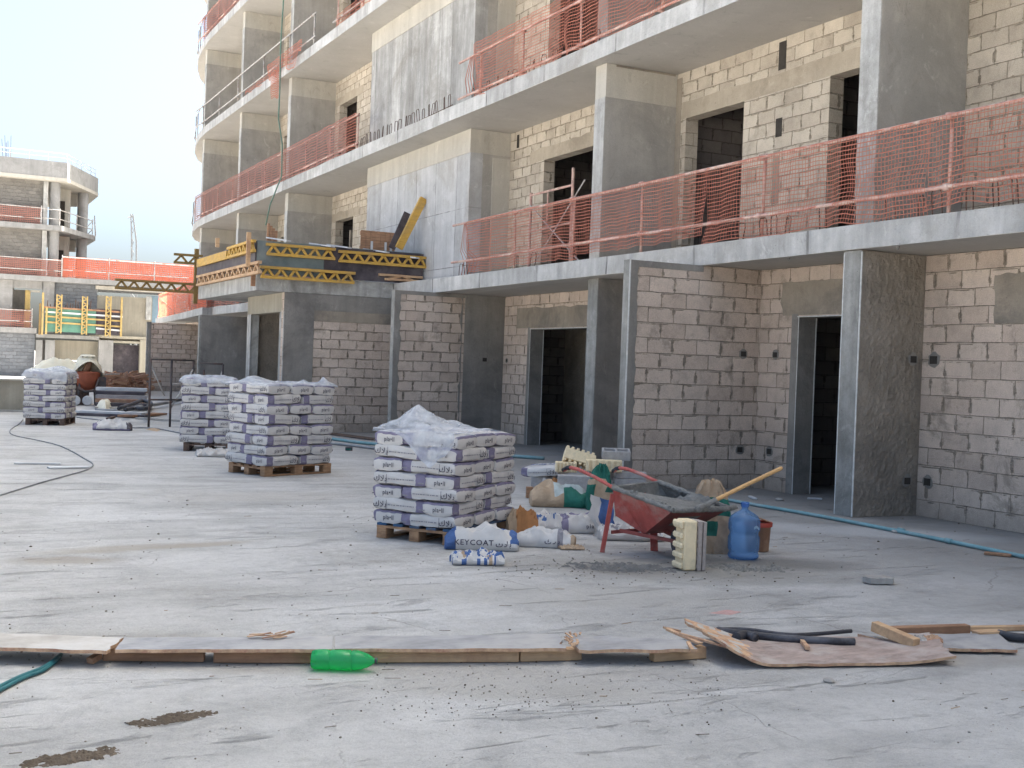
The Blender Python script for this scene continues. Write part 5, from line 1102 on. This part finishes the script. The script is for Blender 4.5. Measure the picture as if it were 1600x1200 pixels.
tag(m.build('splinter_heap', 'ply_edge'), 'torn plywood splinters behind the second plywood strip', 'splinters', None, 'stuff')
# pinkish warped plywood
def pk(u, v): return .10 * max(0, (.28 - u) / .28) ** 1.4 + .035 * max(0, (u - .75) / .25) ** 1.5 + .012 * math.sin(v * 3) + .004 * nz(u * 14, v * 8, 2)
a, b, c, d = G(1062, 988, .03), G(1452, 997, .02), G(1494, 1035, .02), G(1098, 1040, .02)
def fnp(u, v):
    near = Vector(d).lerp(Vector(c), u); farr = a.lerp(b, u)
    p = farr.lerp(near, v); p.z = .022 + pk(u, v)
    if u < .22: k = (.22 - u) / .22; p += Vector((-.03, .05, 0)) * k * (v * 4 - 1.4) * .35 + Vector((.25, -.12, 0)) * k * max(0, v - .25) * .9 + Vector((.03 * nz(v * 9, 3), 0, 0)) * k
    if u > .85: p += Vector((-.05, .02, 0)) * abs(nz(v * 5, 8)) * (u - .85) / .15
    return p
m = MB(); m.grid(fnp, 40, 14, 0, .016); n2 = 40 * 14; m.mi = [0] * n2 + [1] * (len(m.f) - n2)
for k in range(n2):
    i, j = divmod(k, 14)
    if i < 9 - j * .2 + 2 * nz(j * .8, 4): m.mi[k] = 1 if nz(i * .9, j * 2.2, 5) > -.15 else 2
tag(m.build('warped_plywood', ['ply_pink', 'ply_edge', 'ply_dusty']), 'warped pinkish plywood sheet with a splintered left tip', 'plywood')
m = MB()
for (x0, y0, x1, y1, w_) in [(1043, 983, 1095, 1006, .03), (1062, 990, 1140, 1012, .018), (1075, 1003, 1082, 1016, .02), (1038, 981, 1062, 986, .03)]:
    p, q = G(x0, y0, .115), G(x1, y1, .09); m.beam(p, q, w_, .012)
tag(m.build('splinter_heap', 'ply_edge'), 'long splinters standing off the left tip of the pinkish plywood', 'splinters', None, 'stuff')
p, q = G(1252, 1000, .045), G(1262, 1013, .05); tag(MB().beam(p, q, .025, .02).build('timber_offcut', 'ply_edge'), 'small stick stuck to the middle of the pinkish plywood', 'timber')
p, q = G(1366, 978, .10), G(1432, 1006, .06); tag(MB().beam(p, q, .06, .06).build('timber_batten', 'wood_pale', None, False, None, 0, .003), 'short pale batten with a knot hole lying across the plywood right part', 'batten')
crumple('paper_scrap', 'torn pale plywood veneer beside the short crossing batten', G(1444, 1003, .04), R(-20), .2, .09, .02, ['ply_edge', 'ply_dusty'], lambda a, b, c: 0 if a > 0 else 1, 61, .02, cat='veneer')
p, q = G(1388, 988, .03), G(1512, 984, .03); tag(MB().beam(p, q, .06, .07).build('timber_batten', 'wood_brown', None, False, None, 0, .004), 'reddish brown batten behind the grey board at the right', 'batten')
p, q = G(1524, 992, .025), G(1568, 990, .025); tag(MB().beam(p, q, .07, .05).build('timber_batten', 'wood_pale', None, False, None, 0, .004), 'stubby batten between the reddish batten and the black tube', 'batten')
p, q = G(1514, 982, .015), G(1640, 980, .015); tag(MB().beam(p, q, .05, .03).build('timber_batten', 'wood_pale', None, False, None, 0, .003), 'thin pale batten leaving the picture at the right edge', 'batten')
sheet('grey_board', 'smooth grey filmed board lying flat right of the pinkish plywood', 'board', [G(1340, 990, .035), G(1560, 990, .035), G(1590, 1015, .03), G(1430, 1012, .03)], .018, ['ply_top', 'ply_edge'], 9, .002)
def hose(nm, label, pts, r, mat, cat='hose', z=None, n=8):
    P = [G(x, y, r if z is None else z) for x, y in pts]; out = []
    for i in range(len(P) - 1):
        p0, p1, p2, p3 = P[max(i - 1, 0)], P[i], P[i + 1], P[min(i + 2, len(P) - 1)]
        for k in range(6):
            t = k / 6; out.append(.5 * ((2 * p1) + (p2 - p0) * t + (2 * p0 - 5 * p1 + 4 * p2 - p3) * t * t + (3 * p1 - p0 - 3 * p2 + p3) * t ** 3))
    out.append(P[-1]); return tag(MB().tube(out, r, n).build(nm, mat, None, True), label, cat)
hose('rubber_tube', 'thick black rubber tube lying behind the pinkish plywood', [(1122, 985), (1150, 989), (1220, 997), (1300, 1002), (1335, 1003)], .024, 'rubber', 'tube', .05)
hose('rubber_tube', 'thin black rubber tube beside the thick one', [(1120, 983), (1170, 984), (1240, 992), (1330, 986)], .013, 'rubber', 'tube', .03)
hose('rubber_tube', 'black rubber tube end at the right edge of the picture', [(1560, 990), (1590, 996), (1650, 998)], .028, 'rubber', 'tube')
hose('rubber_tube', 'black loop of tube peeping from under the plywood splinters', [(1150, 996), (1165, 992), (1180, 996)], .03, 'rubber', 'tube', .06)
hose('teal_hose', 'double teal garden hose running under the left plywood strip', [(-20, 1083), (30, 1058), (70, 1042), (95, 1023)], .012, 'teal')
hose('teal_hose', 'second teal hose twin just in front of its pair', [(-20, 1089), (35, 1060), (68, 1047), (93, 1028)], .01, 'teal')
hose('grey_cable', 'dusty grey cable looping across the left of the screed', [(-30, 783), (60, 755), (143, 730), (128, 714), (95, 697), (60, 688), (22, 680), (16, 672), (30, 662), (36, 655)], .009, 'hose_grey', 'cable')
hose('pale_pipe', 'long pale blue pipe running from the barrow to the right edge', [(1090, 772), (1165, 786), (1280, 806), (1400, 829), (1480, 845), (1620, 874)], .021, 'cyan', 'pipe')
m = MB(); p = G(1404, 828, .026); q = G(1412, 830, .026); m.tube([p, q], .027, 10); p = G(1478, 844, .026); q = G(1486, 846, .026); m.tube([p, q], .027, 10)
tag(m.build('pipe_coupling', 'cyan', None, True), 'pale couplings on the long blue pipe', 'coupling')
hose('pale_pipe', 'pale pipe on the screed behind the near pallet stack', [(500, 683), (560, 691), (600, 695), (660, 702), (850, 716)], .03, 'cyan', 'pipe')
hose('pale_pipe', 'second pale pipe lying before the annex wall', [(490, 690), (540, 695), (600, 702)], .025, 'hose_grey', 'pipe')
for lb, a, b, wd, mt in [('white stick lying on the left screed beside the cable loop', (22, 725), (95, 726), .06, 'white_board'), ('thin white board lying at the cable bend', (75, 732), (138, 731), .16, 'white_board'),
                         ('flat brown board pieces at the foot of the annex wall', (515, 678), (590, 688), .35, 'wood_dark'), ('small white tile offcut before the right hand doorway', (1262, 780), (1284, 781), .05, 'white_board'),
                         ('brown curled bark strip beside the pale pipe at the right', (1538, 866), (1580, 870), .09, 'wood_brown'), ('small grey stick on the screed before the open doorway', (1172, 777), (1180, 781), .05, 'white_board')]:
    p, q = G(*a), G(*b); tag(MB().beam(p + Vector((0, 0, .012)), q + Vector((0, 0, .014)), wd, .022).build('loose_board', mt, None, False, None, 0, .003), lb, 'board')

# ------------------------------------------------------------------ stones, gouges, mortar spills
def stone(label, p, r, seed, mat='stone', sq=.6):
    m = MB(); m.lathe([(r * .35, -r * sq * .25), (r * .9, 0), (r, r * sq * .4), (r * .75, r * sq * .85), (r * .25, r * sq)], 11, wob=lambda rr, z, t: rr * (1 + .35 * nz(math.cos(t) * 1.3, math.sin(t) * 1.3 + z * 9, seed)))
    return tag(m.build('stone', mat, None, 45, p, seed), label, 'stone')
stone('small pale stone lying alone in front of the pinkish plywood', G(1295, 1065), .032, 1)
stone('pale stone chip under the left plywood strip beside the teal hose', G(122, 1018), .03, 2, 'foam')
stone('grey rubble chunk beside the pale pipe', G(1400, 832), .05, 4)
stone('grey stone on the screed left of the open doorway', G(1218, 782), .06, 5)
m = MB(); m.grid(lambda a, b: (.13 * (2 * a - 1) * (1 - .3 * abs(2 * b - 1)), .075 * (2 * b - 1), .05 + .006 * nz(a * 5, b * 5)), 10, 6, 0, .045); tag(m.build('broken_slab_chunk', 'stone', None, False, G(1372, 911), R(-20)), 'flat broken grey slab chunk on the open screed at the right', 'chunk')
tag(MB().beam(G(140, 1033, .015), G(155, 1024, .03), .04, .03).build('timber_offcut', 'wood_brown'), 'small brown wood scrap at the end of the left batten', 'timber')
def relief(nm, label, px, py, rx, ry, rot, mat, h, fr, sd, cat='spill', cut=.12):
    c = G(px, py); m = MB(); ca, sa = math.cos(R(rot)), math.sin(R(rot))
    def fn(a, b):
        u, v = 2 * a - 1, 2 * b - 1; x, y = u * rx, v * ry; d = math.hypot(u, v)
        z = h * (.55 * nz(x * fr, y * fr, sd) + .45 * nz(x * fr * 2.6, y * fr * 2.6, sd + 2) + .3 * nz(x * fr * 6, y * fr * 6, sd + 5) + cut + .18 - d * d * .55)
        return (x * ca - y * sa, x * sa + y * ca, max(-.02, z) - .004)
    m.grid(fn, 110, 56); return tag(m.build(nm, mat, None, True, c), label, cat, None, 'stuff' if cat == 'spill' else None)
def blotch(nm, label, pts_px, mat, seed, h=.006, cat='spill', kind=None, rough=.02, z=0.0):
    c = sum((G(*p) for p in pts_px), Vector()) / len(pts_px); P = [G(*p) - c for p in pts_px]; n = len(P); ring = []
    for i in range(n):
        for k in range(8): ring.append(P[i].lerp(P[(i + 1) % n], k / 8))
    nr = 9; vs = [(0, 0, h)]; fs = []; N = len(ring)
    for r_ in range(1, nr + 1):
        s = r_ / nr
        for i, p in enumerate(ring):
            q = p * s * (1 + .22 * nz(p.x * 7 + s, p.y * 7, seed) + .12 * nz(p.x * 25, p.y * 25, seed)); e = 1 - s ** 3
            vs.append((q.x, q.y, (h * e + rough * e * max(-.2, nz(q.x * 14, q.y * 14, seed + 2))) - .004 * s))
    for i in range(N): fs.append((0, 1 + i, 1 + (i + 1) % N))
    for r_ in range(nr - 1):
        for i in range(N): a_ = 1 + r_ * N + i; b_ = 1 + r_ * N + (i + 1) % N; fs.append((a_, a_ + N, b_ + N, b_))
    m = MB(); m.add(vs, fs); return tag(m.build(nm, mat, None, True, c + Vector((0, 0, z))), label, cat, None, kind)
relief('dirt_gouge', 'brown earth filled gouge in the screed below the teal hose', 270, 1121, 0.2, 0.075, 14, 'dirt', .022, 16, 31, 'gouge', .3)
relief('dirt_gouge', 'brown earth filled gouge at the bottom left corner', 108, 1183, 0.2, 0.08, 8, 'dirt', .022, 16, 37, 'gouge', .3)
def crumbs(label, cx_, cy_, sx_, sy_, n, mat, r0, r1, seed):
    rr_ = random.Random(seed); m = MB()
    for i in range(n):
        p = G(rr_.gauss(cx_, sx_), rr_.gauss(cy_, sy_)); r = rr_.uniform(r0, r1) * rr_.random() ** .7 + .003
        m.lathe([(r * 1.1, -.003), (r * 1.05, r * .12), (r * .6, r * .36), (r * .1, r * .45)], 8, p, wob=lambda q, z, t: q * (1 + .5 * nz(math.cos(t) * 1.2 + i, math.sin(t) * 1.2, i * 3.3)))
    return tag(m.build('mortar_spill', mat, None, 50), label, 'spill', None, 'stuff')
relief('mortar_spill', 'dark crumbly mortar spilled in front of the wheelbarrow', 972, 886, .55, .26, -24, 'mortar_dark', .035, 9, 3)
relief('mortar_spill', 'grey mortar lumps spilled in front of the blue jug', 1165, 887, .42, .2, -24, 'mortar', .05, 9, 8)
m = MB()
def grit(mb, px, py, r, s):
    p = G(px, py); d = (p.xy.length) / 9
    r *= max(.6, d); mb.lathe([(r * .7, -.002), (r, r * .2), (r * .55, r * .6), (r * .1, r * .7)], 6, p, rnd.choice((0, 1, 1, 2)), wob=lambda rr, z, t: rr * (1 + .45 * nz(math.cos(t) + s, math.sin(t), s)))
for i in range(480):
    px = rnd.uniform(-20, 1620); py = 1200 - 420 * rnd.random() ** .8
    if nz(px * .004, py * .012, 3) + .25 * rnd.random() < -.05 and rnd.random() < .75: continue
    grit(m, px, py, rnd.choice((.003, .004, .005, .006, .009)) * rnd.uniform(.7, 1.4), i * 1.7)
for i in range(420):
    px = rnd.gauss(980, 120) if i % 2 else rnd.uniform(560, 1130); py = rnd.gauss(888, 14) if i % 2 else rnd.gauss(1085, 22)
    grit(m, px, py, rnd.uniform(.003, .009), i * 2.3)
for i in range(160): grit(m, rnd.uniform(0, 1110), rnd.uniform(1016, 1042), rnd.uniform(.004, .011), i * 3.1)
tag(m.build('grit', ['rough', 'stone', 'dirt']), 'scattered grit, crumbs and stone chips over the screed', 'grit', None, 'stuff')
m = MB()
for i in range(34):
    px = rnd.uniform(0, 1600); py = rnd.uniform(790, 1190)
    p = G(px, py, .004); t = rnd.uniform(-.9, .1); r = rnd.uniform(.02, .09); m.beam(p, p + Vector((r * math.cos(t), r * math.sin(t), .004)), .004, .003, mi=rnd.choice((0, 1)))
tag(m.build('straw_litter', ['rough', 'kraft']), 'thin fibres and wood slivers littering the screed', 'litter', None, 'stuff')
blotch('red_chalk', 'faint red chalk mark on the screed behind the plywood', [(1105, 957), (1135, 952), (1160, 955), (1140, 960)], plain('red_chalk_dust', (.42, .27, .25), .95, .1, .2, 20), 15, .0045, 'mark', None, 0)

# ------------------------------------------------------------------ far left of the yard
root = empty('planter_wall', 'low concrete planter wall with pale coping at the left edge', 'planter wall', (0, 33.5, 0)); pi_ = Matrix.Translation(-root.location)
m = MB(); m.box(-12, 33.5, 0, 2.75, 33.9, .80); m.xf(pi_); m.build('wall', 'beige_far', root)
m = MB(); m.box(-12, 33.42, .803, 2.80, 34.0, .84); m.xf(pi_); m.build('coping', 'fin_top', root); m = MB(); m.box(-12, 33.3, 0, 2.8, 33.49, .05); m.xf(pi_); m.build('kerb', 'fascia', root)
def px_beam(lb, p0, p1, y, w_, h_, mat, nm='loose_plank', cat='plank', grp=None):
    a, b = G(*p0), G(*p1); m = MB(); m.beam(a + Vector((0, 0, y + h_ / 2)), b + Vector((0, 0, y + h_ / 2)), w_, h_); return tag(m.build(nm, mat), lb, cat, grp)
# mixing machine under a cream sheet
mx = empty('mortar_mixer', 'red brown mortar mixer on legs half covered by a cream sheet', 'mixer', G(135, 633)); s = .95
m = MB(); m.lathe([(.10, .45), (.26, .55), (.36, .78), (.38, .98), (.30, 1.02)], 22); m.build('drum', plain('rusty_red_drum', (.30, .085, .045), .6, .3, .3, 4), mx, 50)
for (x, y) in ((-.28, -.2), (.28, -.2), (-.28, .2), (.28, .2)): m = MB(); m.tube([(x, y, 0), (x * .8, y * .8, .7)], .035, 6); m.build('leg', 'pipe_dark', mx)
m = MB(); m.box(.24, -.22, .42, .52, .12, .86); m.build('motor_box', 'pipe_dark', mx); m = MB(); m.tube([(.3, -.28, .8), (.2, -.3, .45), (-.1, -.34, .42), (-.3, -.3, .55)], .04, 8); m.build('hose', 'pipe_dark', mx, True)
m = MB(); m.tube([(-.06, -.1, 1.0), (.02, -.12, 1.25), (.06, -.1, 1.4)], [.12, .09, .1], 8); m.build('chute', 'tin', mx, True)
for x in (-.36, -.02):
    m = MB(); m.lathe([(.02, -.05), (.13, -.05), (.15, 0), (.13, .05), (.02, .05)], 18); m.xf(Matrix.Translation((x, -.35, .15)) @ Matrix.Rotation(R(90), 4, 'X')); m.build('wheel', 'white_board', mx, 50)
m = MB()
def shf(a, b):
    t = 2 * math.pi * a; r = .24 + .26 * b; open_ = max(0, math.cos(t + math.pi / 2)) ** 2
    return (r * math.cos(t) * (1 - .2 * open_) + .05 * nz(a * 9, b * 3), r * .7 * math.sin(t) + .05 * nz(a * 8, b * 4, 3), 1.50 - (.02 + .62 * b * (1 - .75 * open_)) - .08 * abs(nz(a * 9, b * 2, 5)))
m.grid(shf, 30, 8); m.lathe([(.24, 1.47), (.18, 1.52), (.05, 1.53)], 16, (0, 0, 0)); m.build('cover_sheet', 'cream_sheet', mx, 60)
m = MB(); c = G(95, 632); m.grid(lambda a, b: (c.x + (a - .5) * 2.0, c.y + .4 + (b - .5) * 1.2, .82 + .5 * max(0, 1 - (2 * a - 1) ** 2) * (1 - .5 * (2 * b - 1) ** 2) + .22 * nz(a * 4, b * 3, 2) + .12 * abs(nz(a * 9, b * 7, 2))), 30, 18); tag(m.build('tarpaulin', 'cream_sheet', None, 60), 'cream tarpaulin heaped behind the planter-side stack', 'tarpaulin')
m = MB(); m.box(c.x - .8, c.y, 0, c.x + .8, c.y + .8, .86); tag(m.build('material_crate', 'wood_dark'), 'dark crate under the cream tarpaulin', 'crate')
blotch('cement_heap', 'small pale heap of cement beside the mixer', [(148, 640), (160, 637), (178, 640), (165, 643)], 'cream_sheet', 22, .28, 'heap', None, .05)
px_beam('thin grey pole leaning from the mixer cover to the rubble', (150, 632), (185, 628), .9, .04, .04, 'pipe_grey', 'leaning_pole', 'pole')
# rubble behind, pile of planks and pipes
m = MB()
for i in range(420):
    px = rnd.uniform(150, 228); base = 612; a = G(px, base + rnd.uniform(-4, 5)); r = rnd.uniform(.1, .7); t = rnd.uniform(0, 3.1)
    top = .75 * (1 - ((px - 192) / 50) ** 4) ; z = rnd.uniform(0, max(.15, top))
    m.beam(a + Vector((0, 0, z)), a + Vector((r * math.cos(t), r * math.sin(t) * .4, z + rnd.uniform(-.1, .15))), rnd.uniform(.05, .14), rnd.uniform(.04, .12), mi=rnd.choice((0, 0, 1)))
tag(m.build('timber_rubble', ['rubble', 'wood_brown']), 'reddish brown heap of broken timber before the far openings', 'rubble', None, 'stuff')
labs = ['lowest grey plank of the pile', 'dark plank second in the pile', 'reddish plank third in the pile', 'grey plank fourth in the pile', 'dark plank fifth in the pile', 'topmost pale plank of the pile']
for i, mt in enumerate(['ply_dusty', 'ply_black', 'rubble', 'ply_top', 'ply_black', 'white_board']):
    px_beam(labs[i] + ' left of the scaffold frame', (150, 640 - i * .8), (226 + 3 * (i % 2), 642 - i * .8), .10 * i, .5, .09, mt, 'stacked_plank', 'plank', 'planks piled left of the scaffold frame')
px_beam('long pale board on dark bearers at the edge of the screed', (122, 648), (226, 652), .07, .5, .05, 'white_board'); px_beam('dark bearer under the long pale board', (122, 649), (228, 653), 0, .25, .068, 'ply_black', 'bearer', 'timber')
px_beam('brown broken board lying by the scaffold foot', (195, 653), (250, 649), .02, .4, .05, 'wood_brown'); px_beam('pale twin board lying behind the scaffold foot', (215, 655), (285, 659), 0, .2, .05, 'ply_dusty')
px_beam('small dark stick lying before the long pale board', (168, 656), (178, 653), 0, .08, .05, 'wood_dark', 'loose_stick', 'stick')
for k, lb in enumerate(['black hose coiling over the plank pile', 'dark hose behind the coil on the plank pile', 'grey hose lying left of the scaffold foot']):
    hose('black_hose', lb, [(186, 638 + k), (205, 632 - k * 2), (222, 626 + k), (236, 630 + 2 * k), (228, 638 + k), (210, 638 - k), (196, 640 + k)] if k < 2 else [(150, 641), (190, 642), (215, 636), (250, 631), (285, 624)], .05, 'rubber' if k < 2 else 'hose_grey', 'hose', .12 + .22 * (k == 0))
hose('thin_cable', 'thin grey cable lying across the far screed', [(120, 652), (160, 657), (166, 664), (200, 668), (240, 669), (285, 677)], .014, 'hose_grey', 'cable')
blotch('sand_patch', 'pale sand patch at the foot of the near scaffold post', [(226, 671), (240, 668), (256, 670), (245, 674)], 'kraft', 25, .02, 'sand', None, .01)
# scaffold frames
def scaffold(label, posts, ledgers, braces):
    root = empty('scaffold_frame', label, 'scaffold frame', posts[0][0], 0, 'steel scaffold frames by the annex'); inv = Matrix.Translation(-root.location)
    for (p, q) in posts: m = MB(); m.tube([p, q], .026, 7); m.xf(inv); m.build('post', 'pipe_dark', root, True)
    for (p, q) in ledgers: m = MB(); m.tube([p, q], .022, 6); m.xf(inv); m.build('ledger', 'pipe_dark', root, True)
    for (p, q) in braces: m = MB(); m.tube([p, q], .018, 6); m.xf(inv); m.build('brace', 'pipe_grey', root, True)
def up(px, py, z): p = G(px, py); return Vector((p.x, p.y, z))
s1, s2, s3, s4 = up(232, 669, 0), up(266, 641, 0), up(300, 640, 0), up(346, 641, 0)
V = lambda p, z: Vector((p.x, p.y, z))
k = .77
s2 = Vector((s2.x * k, s2.y * k, 0)); s3 = Vector((s3.x * k, s3.y * k, 0)); s4 = Vector((s4.x * k, s4.y * k, 0))
H_ = 1.50
scaffold('dark steel scaffold frame with one leg on the open screed', [(s1, V(s1, H_)), (s2, V(s2, H_)), (s3, V(s3, H_))], [(V(s1, H_), V(s3, H_)), (V(s1, .62), V(s3, .6))],
         [(V(s1, 1.4), V(s2.lerp(s1, .3), .7)), (V(s2, .95), V(s3, 1.0)), (V(s2, .4), V(s3, 1.3)), (V(s3, 1.25), V(s3.lerp(s4, .4), .8))])
s5 = s4 + Vector((-.3, .4, 0))
scaffold('dark steel scaffold frame standing right behind the bag stack', [(s4, V(s4, 1.44)), (V(s3.lerp(s4, .35), 0), V(s3.lerp(s4, .35), 1.3))], [(V(s3.lerp(s4, .2), 1.45), V(s4, 1.44)), (V(s3.lerp(s4, .2), .62), V(s4, .6))], [(V(s3.lerp(s4, .6), .5), V(s4, 1.3))])
a, b = OX(392, 605, 7.1), OX(372, 640, 7.05); m = MB(); m.tube([OX(386, 592, 7.15), OX(374, 650, 7.15)], .03, 6); tag(m.build('leaning_pole', 'pipe_grey'), 'thin grey pole leaning at the annex door', 'pole')
